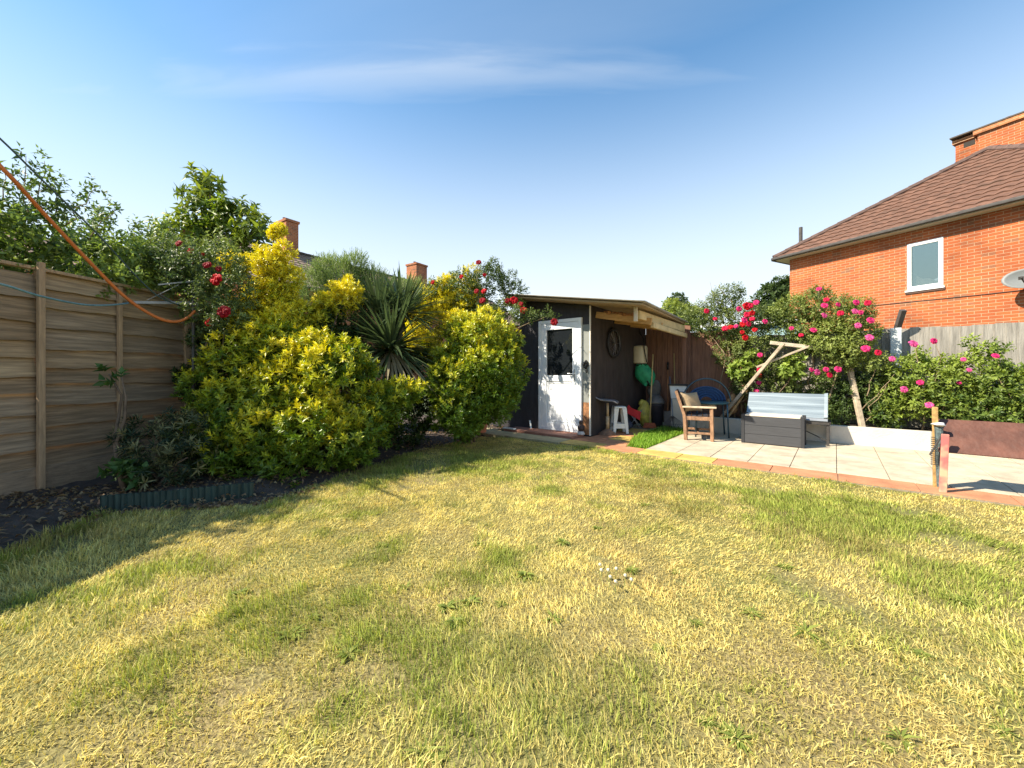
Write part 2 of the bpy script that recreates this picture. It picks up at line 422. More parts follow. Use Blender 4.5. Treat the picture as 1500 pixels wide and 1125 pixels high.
EDGE = [(-4.0, -3), (-3.7, 1.5), (-3.15, 2.3), (-3.25, 2.95), (-3.35, 3.17), (-2.8, 3.28), (-2.25, 3.42), (-2.05, 3.8), (-1.8, 4.5), (-1.4, 5.7), (-.95, 6.4), (-.5, 7.0), (-.2, 8.2), (.4, 9.5)]
def fenceX(y): return -4.33 + .124 * (y - 3.55)
def edgept(t):
    q = t * (len(EDGE) - 1); i = min(int(q), len(EDGE) - 2); f = q - i
    return EDGE[i][0] * (1 - f) + EDGE[i + 1][0] * f, EDGE[i][1] * (1 - f) + EDGE[i + 1][1] * f
def bedfn(a, t):
    x, y = edgept(t); y2 = y + (1 - a) * .3
    fx = fenceX(y) - .25
    xx = x + .04 + (fx - x) * (1 - a)
    h = -.012 + .1 * min(1, (1 - a) * 4) + .012 * math.sin(9 * xx + 3 * y) + .01 * math.sin(23 * y + 7 * xx)
    return (xx, y2 if a < 1 else y, h)
heap('flower_bed', bedfn, 24, 90, m_soil)

# ------------------------------------------------------------------ grass
def lawn_grass():
    rng = np.random.default_rng(3)
    N = 1150000
    x = rng.uniform(-4.2, 7.0, N); y = rng.uniform(.35, 7.2, N)
    dist = np.hypot(x, y)
    dens = np.where(dist < 2.6, 1.0, np.where(dist < 4.5, .72, .5))
    bare = sstep(vn(np.stack([x, y], 1), 2.2, 41), .55, .95) * .75
    keep = (rng.random(N) < dens * (1 - bare)) & inside(x + rng.normal(size=N) * .02, y + rng.normal(size=N) * .02 + .06 * vn(np.stack([x, y], 1), 2.0, 33), LAWN) & (np.abs(x) < 1.45 * y + .9)
    x, y, dist = x[keep], y[keep], dist[keep]; n = len(x)
    P = np.stack([x, y, np.zeros(n)], 1)
    g1 = vn(P, .35, 21); g2 = vn(P, 1.0, 22); g3 = vn(P, 2.6, 23); g4 = vn(P, 9, 27)
    # green share: more to the right and along the far edge, straw in front on the left
    edge = np.clip((x + .3) * .14 + (y - 3.2) * .10, -.32, .4)
    bed = np.exp(-((x - (-3.3)) ** 2) / .5 - ((y - 2.3) ** 2) / .9) * 1.5
    g5 = vn(P, 5.5, 29)
    gr = g1 * .25 + g2 * .5 + g3 * .75 + g5 * .45 + edge * .45 + bed - .1 + rng.normal(size=n) * .28
    gt = sstep(gr, -.25, .55)
    br = sstep(vn(P, .8, 25) + .4 * g3 + rng.normal(size=n) * .3, .35, 1.1)
    straw = mixc((.80, .69, .27), (.66, .53, .15), rng.random(n))
    green = mixc((.19, .25, .04), (.43, .45, .10), rng.random(n))
    C = straw * (1 - gt[:, None]) + green * gt[:, None]
    C = C * (1 - .5 * br[:, None]) + np.array([[.54, .37, .16]]) * (.5 * br[:, None])
    C *= (rng.uniform(.75, 1.2, n) * (1 + .22 * g4 + .12 * g5))[:, None]
    dead = rng.random(n) < .10
    C[dead] = C[dead] * .55 + np.array([[.07, .045, .02]])
    clump = np.clip(.6 + .4 * g3 + .45 * g4 + .35 * g5, .1, 1.7)
    hgt = (.010 + .012 * clump + .022 * gt * np.clip(g2 + .3, 0, 1) + .035 * bed * (bed > .3)) * rng.uniform(.55, 1.4, n)
    az = rng.uniform(0, 2 * PI, n); lean = np.abs(rng.normal(.68, .45, n)) * (1.25 - .5 * gt)
    la = np.stack([np.cos(az), np.sin(az)], 1)
    la += np.stack([np.sin(3 * y + g1 * 2), np.cos(2.6 * x + g1)], 1) * .5
    tip = np.stack([la[:, 0] * hgt * lean * 1.2, la[:, 1] * hgt * lean * 1.2, hgt * np.clip(1.15 - .35 * lean, .25, 1.1)], 1)
    w = (rng.uniform(.0008, .0018, n) * (1 + .22 * np.clip(dist - 1.6, 0, 5)))
    sx = np.stack([np.cos(az + 1.57 + rng.normal(size=n) * .5), np.sin(az + 1.57), np.zeros(n)], 1) * w[:, None]
    midp = P + tip * .55 + np.array([0, 0, 1.]) * (hgt * .2)[:, None]
    V = np.stack([P - sx, P + sx, midp + sx * .75, midp - sx * .75, P + tip], 1).reshape(-1, 3)
    o = (np.arange(n) * 5)[:, None]
    idx = np.concatenate([o + np.array([[0, 1, 2, 3]]), o + np.array([[3, 2, 4]])], 1).ravel()
    fn = np.tile([4, 3], n)
    ob = raw_mesh('grass', V, fn, idx, np.repeat(C, 5, 0), MAT['grass'], None)
    tag(ob, 'short dry straw and green grass of the lawn', 'grass', kind='stuff')
lawn_grass()

def patch_grass(name, poly_uv, n, h, z, seed, label):
    rng = np.random.default_rng(seed)
    us = [p[0] for p in poly_uv]; vs = [p[1] for p in poly_uv]
    u = rng.uniform(min(us), max(us), n * 2); v = rng.uniform(min(vs), max(vs), n * 2)
    k = inside(u, v, poly_uv); u, v = u[k][:n], v[k][:n]; n = len(u)
    xy = S0[None] + u[:, None] * D1 + v[:, None] * D2
    P = np.stack([xy[:, 0], xy[:, 1], np.full(n, z)], 1)
    C = mixc((.12, .26, .02), (.30, .45, .06), rng.random(n))
    az = rng.uniform(0, 6.28, n); hh = h * rng.uniform(.5, 1.3, n)
    tip = np.stack([np.cos(az) * hh * .6, np.sin(az) * hh * .6, hh], 1)
    w = .004; sx = np.stack([np.cos(az + 1.57), np.sin(az + 1.57), np.zeros(n)], 1) * w
    mid = P + tip * .5 + np.array([0, 0, 1.]) * (hh * .15)[:, None]
    V = np.stack([P - sx, P + sx, mid + sx * .8, mid - sx * .8, P + tip], 1).reshape(-1, 3)
    o = (np.arange(n) * 5)[:, None]
    idx = np.concatenate([o + np.array([[0, 1, 2, 3]]), o + np.array([[3, 2, 4]])], 1).ravel()
    return tag(raw_mesh(name, V, np.tile([4, 3], n), idx, np.repeat(C, 5, 0), MAT['grass'], None), label, 'grass', kind='stuff')

# ------------------------------------------------------------------ patio and path
mk_ = lambda n, c, d=None: M(n, c, .85, 4, .2, .3, bscale=60, dirt=d or tuple(x * .5 for x in c))
m_slab = mk_('slab_buff', (.54, .455, .33)); m_yel = mk_('slab_yellow', (.60, .41, .11)); m_org = mk_('slab_orange', (.52, .23, .115))
m_red = mk_('slab_red', (.34, .16, .11)); m_joint = M('joint', (.27, .22, .15), .95, 20, .3, .3)
def slabs(name, items, mat, gap=.0035):
    mb = MB()
    for (u0, u1, v0, v1, z) in items:
        j = random.uniform(-.002, .002)
        mb.ubox(u0 + gap, u1 - gap, v0 + gap, v1 - gap, -.02, z + j)
    return tag(obj(name, mb, mat, bevel=.004), kind='structure')
mb = MB(); mb.ubox(1.15, 8.5, -.8, 1.95, -.04, .018); mb.ubox(-.2, 1.149, -.8, -.02, -.04, .016); mb.ubox(.03, .6, -.019, 2.6, -.04, .014)
tag(obj('patio_bed', mb, m_joint), kind='structure')
it = []
rows = [-.45, .15, .75, 1.35, 1.95]
for k in range(17):
    u0 = 1.15 + .43 * k
    for a, b_ in zip(rows[:-1], rows[1:]): it.append((u0, u0 + .43, a, b_, .03))
slabs('patio', it, m_slab)
ye = [(.05, .55, -.8, -.45, .03), (1.15, 1.68, -.8, -.45, .03), (1.68, 2.11, -.8, -.45, .03), (.36, .8, -.02, .45, .032), (-.2, .05, -.8, -.45, .03), (.02, .58, .95, 1.45, .03)]
og = [(.55, 1.15, -.8, -.45, .028)] + [(2.11 + .6 * k, 2.71 + .6 * k, -.8, -.45, .028) for k in range(9)] + [(-.08, .38, -.45, -.02, .034), (.38, .84, -.45, -.02, .03), (.1, .58, .45, .95, .03), (.02, .36, -.018, .45, .03)]
slabs('path_yellow_slabs', ye, m_yel); slabs('path_orange_slabs', og, m_org)
slabs('door_step', [(-.55, -.1, -.44, -.02, .075), (-1.05, -.55, -.44, -.02, .075), (-1.6, -1.05, -.44, -.02, .07)], m_red)
slabs('path_old_slabs', [(-.62, -.1, -.85, -.45, .035), (-1.2, -.62, -.87, -.45, .032), (-1.8, -1.2, -.9, -.45, .03), (-2.3, -1.8, -.9, -.3, .028)], M('slab_old', (.33, .29, .17), .9, 7, .3, .3, bscale=50))
PATCH = [(.86, -.44), (1.14, -.44), (1.14, 1.9), (.62, 1.9), (.60, .5)]
mb = MB(); mb.add([U(a, b_, .012) for a, b_ in PATCH], [tuple(range(5))]); tag(obj('turf', mb, m_soil, loc=(0, 0, 0)), kind='structure')
patch_grass('grass', PATCH, 5200, .075, .01, 5, 'lush green grass patch between the lean-to path and the patio')

# low white planter wall and the bed behind it
m_white = M('white_render', (.62, .57, .48), .85, 3, .12, .3, dirt=(.52, .47, .38), bscale=40)
mb = MB(); mb.ubox(1.0, 8.5, 1.95, 2.08, .012, .30); mb.ubox(.75, 1.0, 1.955, 2.075, .012, .62)
w_ = tag(obj('planter_wall', mb, m_white, bevel=.008), 'low white rendered planter wall behind the patio', 'wall')
def bed2(a, t):
    u = .7 + 7.8 * t; v = 2.08 + .7 * a
    p = U(u, v, .26 + .02 * math.sin(7 * u + 3 * v) + .012 * math.sin(19 * u)); return tuple(p)
heap('rose_bed', bed2, 8, 70, m_soil)

# ------------------------------------------------------------------ left fence
FW = [M('fence_wood', c, .88, 3.2, .34, .3, stretch=(.6, .6, 11), bscale=13, dirt=tuple(x * .55 for x in c)) for c in ((.42, .29, .165), (.36, .265, .17), (.47, .335, .195), (.33, .225, .13))]
m_fence2 = M('fence_batten', (.43, .29, .17), .85, 8, .3, .3, stretch=(6, 6, .6))
fd = Vector((.123, .992, 0)); fnv = Vector((.992, -.123, 0)); fo = Vector((-4.33, 3.55, 0))
def FP(t, off, z): return fo + fd * t + fnv * off + Vector((0, 0, z))
fence = thing('panel_fence', FP(0, 0, .05), 'brown overlapping larch panel fence along the left of the lawn', 'fence')
bats = [-3.6, -2.9, -2.2, -1.42, -.7, 0.0, .655, 1.39, 2.05, 2.75, 3.45, 4.15]
edges = [-3.6, -1.42, 0.0, 1.39, 2.75, 4.15]
rf = random.Random(4)
for a, b_ in zip(edges[:-1], edges[1:]):
    mb = MB(); z = .26; mi = []
    while z < 2.0:
        h = rf.uniform(.155, .2); n = max(8, int((b_ - a) / .09)); ph = [rf.uniform(0, 6) for _ in range(4)]
        vs = []; top = min(z + h + .03, 2.07); oo = rf.uniform(-.003, .003); sl_ = rf.uniform(-.012, .012)
        for i in range(n + 1):
            t = a + (b_ - a) * i / n
            wv = .006 * math.sin(3 * t + ph[0]) + .004 * math.sin(11 * t + ph[1]) + .003 * math.sin(29 * t + ph[3]) + sl_ * (t - a)
            wo = .004 * math.sin(7 * t + ph[2])
            vs += [FP(t, .046 + oo + wo, z + wv), FP(t, .004 + oo, top), FP(t, -.006 + oo, top), FP(t, .024 + oo + wo, z + wv)]
        fs = []
        for i in range(n):
            q = i * 4
            for k in range(4): fs.append((q + k, q + 4 + k, q + 4 + (k + 1) % 4, q + (k + 1) % 4))
        mb.add(vs, fs); z += h; mi += [rf.randrange(4)] * len(fs)
    sp_o = obj('slat_panel', mb, FW[0], fence)
    for q in FW[1:]: sp_o.data.materials.append(q)
    sp_o.data.polygons.foreach_set('material_index', mi)
    mb = MB(); mb.bar(FP(a + .02, .02, 2.085), FP(b_ - .02, .02, 2.085), .07, .03); obj('top_cap', mb, m_fence2, fence, bevel=.004)
    mb = MB(); mb.bar(FP(a + .01, .045, .155), FP(b_ - .01, .045, .155), .03, .27); obj('gravel_board', mb, M('gravel_board', (.31, .225, .145), .9, 7, .35, .4, stretch=(1, 1, 7)), fence, bevel=.004)
for t in bats:
    big = t in edges
    mb = MB(); mb.bar(FP(t, .083 if big else .06, .03 if big else .29), FP(t, .083 if big else .06, 2.14 if big else 2.06), .046 if big else .036, .035, up=fnv); obj('batten', mb, m_fence2, fence, bevel=.004)

# ------------------------------------------------------------------ rear fences
def feather(name, u0, u1, v, z0, z1, mat, label, step=.11):
    t = thing(name, U((u0 + u1) / 2, v, .1), label, 'fence')
    mb = MB(); u = u0; r = random.Random(9)
    while u < u1:
        zz = z1 + r.uniform(-.012, .012); d = r.uniform(-.004, .004)
        mb.hexa([U(u, v - .022 + d, z0), U(u + step + .012, v - .008 + d, z0), U(u + step + .012, v + .004 + d, z0), U(u, v - .004 + d, z0),
                 U(u, v - .022 + d, zz), U(u + step + .012, v - .008 + d, zz), U(u + step + .012, v + .004 + d, zz), U(u, v - .004 + d, zz)])
        u += step
    obj('board_panel', mb, mat, t)
    for z in (.5, 1.0, 1.5):
        mb = MB(); mb.ubox(u0, u1, v + .012, v + .06, z, z + .07); obj('rail', mb, mat, t)
    return t
m_grey = M('fence_grey', (.30, .275, .235), .9, 3, .4, .35, stretch=(9, 9, .7), bscale=14)
m_brown = M('fence_brown', (.23, .118, .077), .9, 3, .4, .35, stretch=(9, 9, .8), bscale=14)
gf = feather('featheredge_fence', 1.9, 8.4, 2.85, .05, 1.86, m_grey, 'weathered grey vertical board fence below the brick house wall')
bf = feather('featheredge_fence', -1.9, 1.88, 2.72, .05, 2.0, m_brown, 'dark brown vertical board fence behind the lean-to')
mb = MB(); mb.tube([PV(997, 592, 2.66), PV(997, 505, 2.66)], .012, 8); tag(obj('metal_pole', mb, M('pole_grey', (.42, .42, .4), .5, 8, .2, 0), smooth=True), 'thin pale grey upright pole against the brown fence beside the lean-to', 'pole')

# concrete post with cranked arm
cp = PV(1312, 545, 2.72); cp.z = .1
post = thing('concrete_post', cp, 'pale bluish concrete fence post with a dark cranked arm on top', 'post')
mb = MB(); mb.bar(cp, Vector((cp.x, cp.y, 1.86)), .13, .1); obj('shaft', mb, M('concrete_pale', (.5, .54, .55), .85, 7, .2, .3), post, bevel=.006)
a_ = Vector((cp.x, cp.y, 1.862)) + Vector((.02, 0, 0)); b2 = PV(1323, 454, 2.6)
mb = MB(); mb.bar(a_ + Vector((0, 0, -.03)), b2, .07, .07); obj('cranked_arm', mb, M('arm_dark', (.07, .06, .055), .7, 8, .3, .2), post, bevel=.006)

# ------------------------------------------------------------------ shed with lean-to
m_dark = M('shed_paint', (.034, .032, .036), .75, 5, .3, .3, stretch=(3, 3, .6))
m_darkside = M('shed_side', (.042, .032, .030), .8, 5, .35, .3, stretch=(2, 2, .5))
m_timber = M('timber_new', (.5, .29, .11), .75, 5, .3, .25, stretch=(1, 1, 5))
m_cream = M('timber_cream', (.62, .48, .25), .75, 5, .25, .25)
m_sheet = M('roof_sheet', (.32, .29, .24), .7, 4, .3, .2)
m_ply = M('roof_ply', (.34, .25, .14), .8, 4, .25, .2)
shed = thing('garden_shed', U(-.8, 1.2, .02), 'dark painted garden shed with white door and open lean-to roof', 'shed')
def rz(u, v=0): return 2.355 - .165 * u
fw = MB()      # front wall around the door (door opening u -1.06..-.15)
def wall_piece(mb, u0, u1, z0, z1=None):
    mb.hexa([U(u0, 0, z0), U(u1, 0, z0), U(u1, .06, z0), U(u0, .06, z0)] + [U(a, c, (rz(a) - .05) if z1 is None else z1) for a, c in ((u0, 0), (u1, 0), (u1, .06), (u0, .06))])
wall_piece(fw, -1.55, -1.07, .03); wall_piece(fw, -2.6, -1.551, .03, 1.98); wall_piece(fw, -.14, 0.0, .03); wall_piece(fw, -1.07, -.14, 2.11)
obj('front_wall', fw, m_dark, shed)
mb = MB(); mb.ubox(-.136, -.004, -.006, -.002, .62, 1.98); obj('grey_panel', mb, M('panel_greygreen', (.24, .25, .23), .7, 3, .15, .1), shed)
mb = MB(); mb.ubox(-.136, -.004, -.008, -.002, .06, .618); obj('rusty_panel', mb, M('panel_rust', (.42, .2, .09), .9, 16, .5, .6, dirt=(.13, .08, .05)), shed)
mb = MB(); mb.hexa([U(-.05, .06, .03), U(0, .06, .03), U(0, 2.6, .03), U(-.05, 2.6, .03), U(-.05, .06, 2.3), U(0, .06, 2.3), U(0, 2.6, 2.3), U(-.05, 2.6, 2.3)]); obj('side_wall', mb, m_darkside, shed)
mb = MB(); mb.ubox(-1.55, -1.5, .06, 2.6, .03, 2.5); obj('side_wall', mb, m_dark, shed)
mb = MB(); mb.ubox(-1.5, -.05, 2.55, 2.6, .03, 2.33); obj('rear_wall', mb, m_dark, shed)
mb = MB(); mb.bar(U(.012, -.012, .05), U(.012, -.012, 2.3), .024, .02); obj('corner_trim', mb, M('trim_white', (.7, .64, .55), .6, 6, .15, .1), shed)
# corrugated roof sheet, corners measured: front edge falls to the right, right edge skewed
FL, FR = (-1.62, -.5), (1.16, -.5); BL, BR = (-1.62, 2.75), (.95, 2.45)
mb = MB(); vs = []; fs = []; nu, nv = 160, 6
for j in range(nv + 1):
    for i in range(nu + 1):
        a, c = i / nu, j / nv
        u = (FL[0] * (1 - a) + FR[0] * a) * (1 - c) + (BL[0] * (1 - a) + BR[0] * a) * c
        v = (FL[1] * (1 - a) + FR[1] * a) * (1 - c) + (BL[1] * (1 - a) + BR[1] * a) * c
        vs.append((u, v, rz(u) + .012 - .03 * c))
pts = [U(u, v, z) for u, v, z in vs]
# corrugations run down the slope (along u), so the wave is across v: rebuild with fine v
vs = []; nu, nv = 10, 200
for j in range(nv + 1):
    for i in range(nu + 1):
        a, c = i / nu, j / nv
        u = (FL[0] * (1 - a) + FR[0] * a) * (1 - c) + (BL[0] * (1 - a) + BR[0] * a) * c
        v = (FL[1] * (1 - a) + FR[1] * a) * (1 - c) + (BL[1] * (1 - a) + BR[1] * a) * c
        vs.append(U(u, v, rz(u) + .018 - .04 * c * a + .012 * math.sin(v * 2 * PI / .076)))
for j in range(nv):
    for i in range(nu):
        q = j * (nu + 1) + i; fs.append((q, q + 1, q + nu + 2, q + nu + 1))
mb.add(vs, fs); ro = obj('roof_sheet', mb, m_sheet, shed, smooth=True); sm = ro.modifiers.new('solid', 'SOLIDIFY'); sm.thickness = .004
mb = MB()
mb.hexa([U(-1.56, -.44, rz(-1.56) - .035), U(1.1, -.44, rz(1.1) - .035), U(.9, 2.4, rz(.9) - .075), U(-1.56, 2.68, rz(-1.56) - .045)] + [U(-1.56, -.44, rz(-1.56) - .008), U(1.1, -.44, rz(1.1) - .008), U(.9, 2.4, rz(.9) - .045), U(-1.56, 2.68, rz(-1.56) - .015)])
obj('roof_board', mb, m_ply, shed)
mb = MB(); mb.bar(U(-1.48, -.42, rz(-1.48) - .12), U(-1.48, -.005, rz(-1.48) - .12), .05, .15); obj('rafter_end', mb, m_timber, shed, bevel=.004)
mb = MB(); mb.bar(U(.03, .18, 2.16), U(.98, .26, 1.97), .05, .11); obj('rafter', mb, m_timber, shed, bevel=.004)
mb = MB(); mb.bar(U(.03, .95, 2.13), U(.92, .95, 1.97), .05, .1); obj('rafter', mb, m_timber, shed, bevel=.004)
mb = MB(); mb.bar(U(.03, 1.7, 2.13), U(.9, 1.7, 1.97), .05, .1); obj('rafter', mb, m_timber, shed, bevel=.004)
mb = MB(); mb.bar(U(.89, -.06, 2.06), U(.90, 2.3, 2.03), .04, .13); obj('fascia_board', mb, m_cream, shed, bevel=.004)
mb = MB(); mb.bar(U(.96, .34, 1.925), U(.93, 2.35, 1.895), .05, .085); obj('eaves_beam', mb, m_cream, shed, bevel=.004)
mb = MB(); mb.bar(U(.86, -.10, 1.95), U(.86, -.10, 2.17), .05, .05); obj('bracket_block', mb, m_white, shed, bevel=.003)
mb = MB(); mb.bar(U(.9, 2.36, .05), U(.9, 2.36, 1.98), .07, .07); obj('support_post', mb, m_brown, shed)
rr_ = random.Random(2); mb = MB()
for k in range(9):
    u = .2 + .07 * k; mb.blob(U(u, .2 + rr_.uniform(-.04, .04), 2.225 - .2 * u + rr_.uniform(0, .02)), (.05, .03, .025), 8, 5, .3, k)
obj('packing_foam', mb, M('foam_orange', (.36, .17, .07), .95, 20, .5, .6), shed)
mb = MB()
for k in range(8):
    a = .005 + .118 * k; mb.hexa([U(a, 2.60, .05), U(a + .112, 2.60, .05), U(a + .112, 2.62, .05), U(a, 2.62, .05), U(a, 2.60, rz(a) - .08), U(a + .112, 2.60, rz(a + .112) - .08), U(a + .112, 2.62, rz(a + .112) - .08), U(a, 2.62, rz(a) - .08)])
obj('rear_boards', mb, m_brown, shed)
# door
dr = MB(); m_upvc = M('upvc', (.80, .82, .84), .3, 2, .04, 0, spec=.5)
for (u0, u1, z0, z1) in ((-1.065, -1.005, .08, 2.11), (-.205, -.145, .08, 2.11), (-1.005, -.205, 2.05, 2.11), (-1.005, -.205, .08, .11)): dr.ubox(u0, u1, -.045, .03, z0, z1)
do = obj('door_frame', dr, m_upvc, shed, bevel=.004)
dl = MB()
for (u0, u1, z0, z1) in ((-1.0, -.885, .115, 2.045), (-.325, -.21, .115, 2.045), (-.885, -.325, 1.93, 2.045), (-.885, -.325, .98, 1.09), (-.885, -.325, .115, .22)): dl.ubox(u0, u1, -.04, .02, z0, z1)
dl.ubox(-.885, -.325, -.022, .015, .22, .98)
for (u0, u1, z0, z1) in ((-.865, -.345, .24, .255), (-.865, -.345, .945, .96), (-.865, -.85, .255, .945), (-.36, -.345, .255, .945)): dl.ubox(u0, u1, -.03, -.021, z0, z1)
do = obj('door', dl, m_upvc, shed, bevel=.003)
mb = MB(); mb.ubox(-.885, -.325, -.012, .006, 1.09, 1.93); obj('pane', mb, glassmat('dark_glass', (.014, .017, .02), .04, .6), do)
mb = MB(); mb.ubox(-.295, -.262, -.05, -.041, 1.0, 1.2); mb.bar(U(-.28, -.085, 1.12), U(-.40, -.085, 1.12), .018, .018); mb.bar(U(-.28, -.05, 1.12), U(-.28, -.09, 1.12), .016, .016); obj('handle', mb, M('chrome', (.75, .75, .75), .25, 3, .05, 0, metal=.6), do, bevel=.003)
# rose leaf shadow on the wall, modelled as black blobs
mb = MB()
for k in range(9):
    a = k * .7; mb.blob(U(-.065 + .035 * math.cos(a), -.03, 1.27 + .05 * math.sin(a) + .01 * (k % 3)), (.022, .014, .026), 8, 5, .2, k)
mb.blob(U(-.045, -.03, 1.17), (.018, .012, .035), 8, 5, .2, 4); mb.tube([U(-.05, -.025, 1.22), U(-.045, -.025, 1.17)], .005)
tag(obj('leaf_shadow_blobs', mb, M('leaf_shadow_black', (.015, .014, .014), .6, 9, .3, .2), smooth=True), 'small black shape standing in for a rose leaf shadow on the grey panel right of the white door', 'shadow shape')

m_pole = M('pole_wood', (.55, .40, .17), .6, 12, .25, .1, stretch=(4, 4, .5))
# things stored under the lean-to ------------------------------------------------
m_black = M('black_rubber', (.018, .017, .018), .6, 9, .3, .15)
wc = U(.045, .89, 1.70); ax1 = Vector((D2[0], D2[1], 0)); ax2 = Vector((0, 0, 1)); axn = Vector((D1[0], D1[1], 0))
wh = thing('bicycle_wheel', wc, 'black bicycle wheel hung on the dark side wall of the lean-to', 'wheel')
ring = lambda c, r, n=32, a=ax1, b=ax2: [c + a * (r * math.cos(2 * PI * k / n)) + b * (r * math.sin(2 * PI * k / n)) for k in range(n)]
mb = MB(); mb.tube(ring(wc, .265), .022, 8, closed=True); obj('tyre', mb, m_black, wh, smooth=True)
mb = MB(); mb.tube(ring(wc, .238), .009, 6, closed=True); rm = obj('rim', mb, M('rim_grey', (.12, .12, .13), .35, 5, .1, 0, metal=.7), wh, smooth=True)
mb = MB()
for k in range(14):
    a = 2 * PI * k / 14; mb.tube([wc + axn * .012 + (ax1 * math.cos(a + .3) + ax2 * math.sin(a + .3)) * .02, wc + (ax1 * math.cos(a) + ax2 * math.sin(a)) * .235], .0022, 4)
mb.tube([wc - axn * .03, wc + axn * .03], .018, 10); obj('spokes', mb, M('spoke', (.25, .25, .26), .35, 5, .1, 0, metal=.8), wh)

# bar stool
c = U(.13, .42, .034)
bs = thing('bar_stool', c, 'rusty pedestal bar stool with a curved grey seat beside the lean-to wall', 'stool')
mb = MB(); mb.lathe([(.17, 0), (.17, .008), (.155, .02), (.07, .07), (.035, .1)], c, 24); obj('base', mb, M('rust_base', (.24, .13, .075), .7, 12, .4, .3), bs, smooth=True)
mb = MB(); mb.tube([c + Vector((0, 0, .09)), c + Vector((0, 0, .32))], .032, 12); mb.tube([c + Vector((0, 0, .32)), c + Vector((0, 0, .56))], .022, 12); obj('column', mb, M('col_brown', (.4, .29, .17), .55, 12, .3, .1), bs, smooth=True)
rt = Vector((.93, -.36, 0)); bk = Vector((.36, .93, 0)); mb = MB(); vs = []; fs = []
prof = [(-.26, .78), (-.24, .70), (-.19, .635), (-.1, .595), (0, .59), (.09, .585), (.15, .565), (.175, .545)]
for (x_, z_) in prof:
    for s_ in (-1, -.6, 0, .6, 1): vs.append(c + rt * x_ + bk * (s_ * .15) + Vector((0, 0, z_ + .015 * s_ * s_)))
for i in range(len(prof) - 1):
    for k in range(4): q = i * 5 + k; fs.append((q, q + 1, q + 6, q + 5))
mb.add(vs, fs); so_ = obj('seat', mb, M('seat_grey', (.2, .19, .2), .45, 6, .15, .1), bs, smooth=True); so_.modifiers.new('s', 'SOLIDIFY').thickness = .022

# white plastic stool
c = U(.22, .70, .034)
ws = thing('plastic_stool', c, 'white moulded plastic stool behind the rusty bar stool', 'stool')
m_pl = M('plastic_white', (.66, .67, .64), .45, 4, .08, .05)
mb = MB(); T = .46
mb.hexa([c + Vector((x_ * .11, y_ * .11, T)) for x_, y_ in ((-1, -1), (1, -1), (1, 1), (-1, 1))] + [c + Vector((x_ * .105, y_ * .105, T + .03)) for x_, y_ in ((-1, -1), (1, -1), (1, 1), (-1, 1))]); obj('seat', mb, m_pl, ws, bevel=.01)
for sx_, sy_ in ((-1, -1), (1, -1), (1, 1), (-1, 1)):
    mb = MB(); tp = c + Vector((sx_ * .10, sy_ * .10, T)); bt_ = c + Vector((sx_ * .14, sy_ * .14, 0))
    def rg(p, w): return [p + Vector((a * w, b_ * w, 0)) for a, b_ in ((-1, -1), (1, -1), (1, 1), (-1, 1))]
    mb.hexa(rg(bt_ + Vector((-sx_ * .02, -sy_ * .02, 0)), .022) + rg(tp + Vector((-sx_ * .03, -sy_ * .03, 0)), .042)); obj('leg', mb, m_pl, ws, bevel=.006)
mb = MB()
for s_ in (-1, 1): mb.bar(c + Vector((-.10, s_ * .115, .14)), c + Vector((.10, s_ * .115, .14)), .02, .09); mb.bar(c + Vector((s_ * .115, -.10, .15)), c + Vector((s_ * .115, .10, .15)), .02, .05)
obj('brace', mb, m_pl, ws, bevel=.004)

# hanging sprayer tank and green bag
c = U(.10, 2.02, 1.33)
ct = thing('sprayer_tank', c, 'cream plastic container hanging on the wall at the back of the lean-to', 'container')
mb = MB(); mb.lathe([(.12, 0), (.135, .03), (.135, .34), (.12, .37), (.05, .385)], c, 20, lambda a, z: 1 + .12 * abs(math.cos(2 * a))); obj('body', mb, M('cream_plastic', (.55, .49, .34), .5, 4, .08, .05), ct, smooth=True)
mb = MB(); mb.tube([c + Vector((.02, -.16, .52)), c + Vector((.03, -.165, .3)), c + Vector((.08, -.17, .02))], .012, 6); mb.tube([c + Vector((.02, -.16, .52)), c + Vector((0, 0, .62)), c + Vector((-.01, .05, .8))], .01, 6); obj('strap', mb, m_black, ct, smooth=True)
c = U(.26, 1.96, .90)
gb = thing('leaf_blower_bag', c, 'green crumpled bag hanging below the cream container', 'bag')
m_gb = M('green_fabric', (.02, .27, .12), .55, 10, .35, .5)
mb = MB(); vs = []; fs = []
for i in range(9):
    t = i / 8; rw = .05 + .14 * math.sin(PI * min(1, t * .85 + .12)); zz = .40 - .42 * t
    for k in range(14):
        a = 2 * PI * k / 14; q = 1 + .10 * math.sin(5 * a + 4 * t) + .05 * math.sin(9 * a)
        vs.append(c + rt * (rw * math.cos(a) * q - .10 + .14 * t) + bk * (.55 * rw * math.sin(a) * q) + Vector((0, 0, zz + .03 * math.sin(3 * a))))
for i in range(8):
    for k in range(14): fs.append((i * 14 + k, i * 14 + (k + 1) % 14, (i + 1) * 14 + (k + 1) % 14, (i + 1) * 14 + k))
mb.add(vs, fs + [tuple(range(14)), tuple(reversed(range(8 * 14, 9 * 14)))]); obj('bag', mb, m_gb, gb, smooth=True)
mb = MB(); mb.tube([c + rt * -.12 + Vector((0, -.05, .42)), c + rt * -.06 + Vector((0, -.06, .18)), c + rt * .03 + Vector((0, -.05, .0))], .02, 8); obj('tube', mb, m_black, gb, smooth=True)
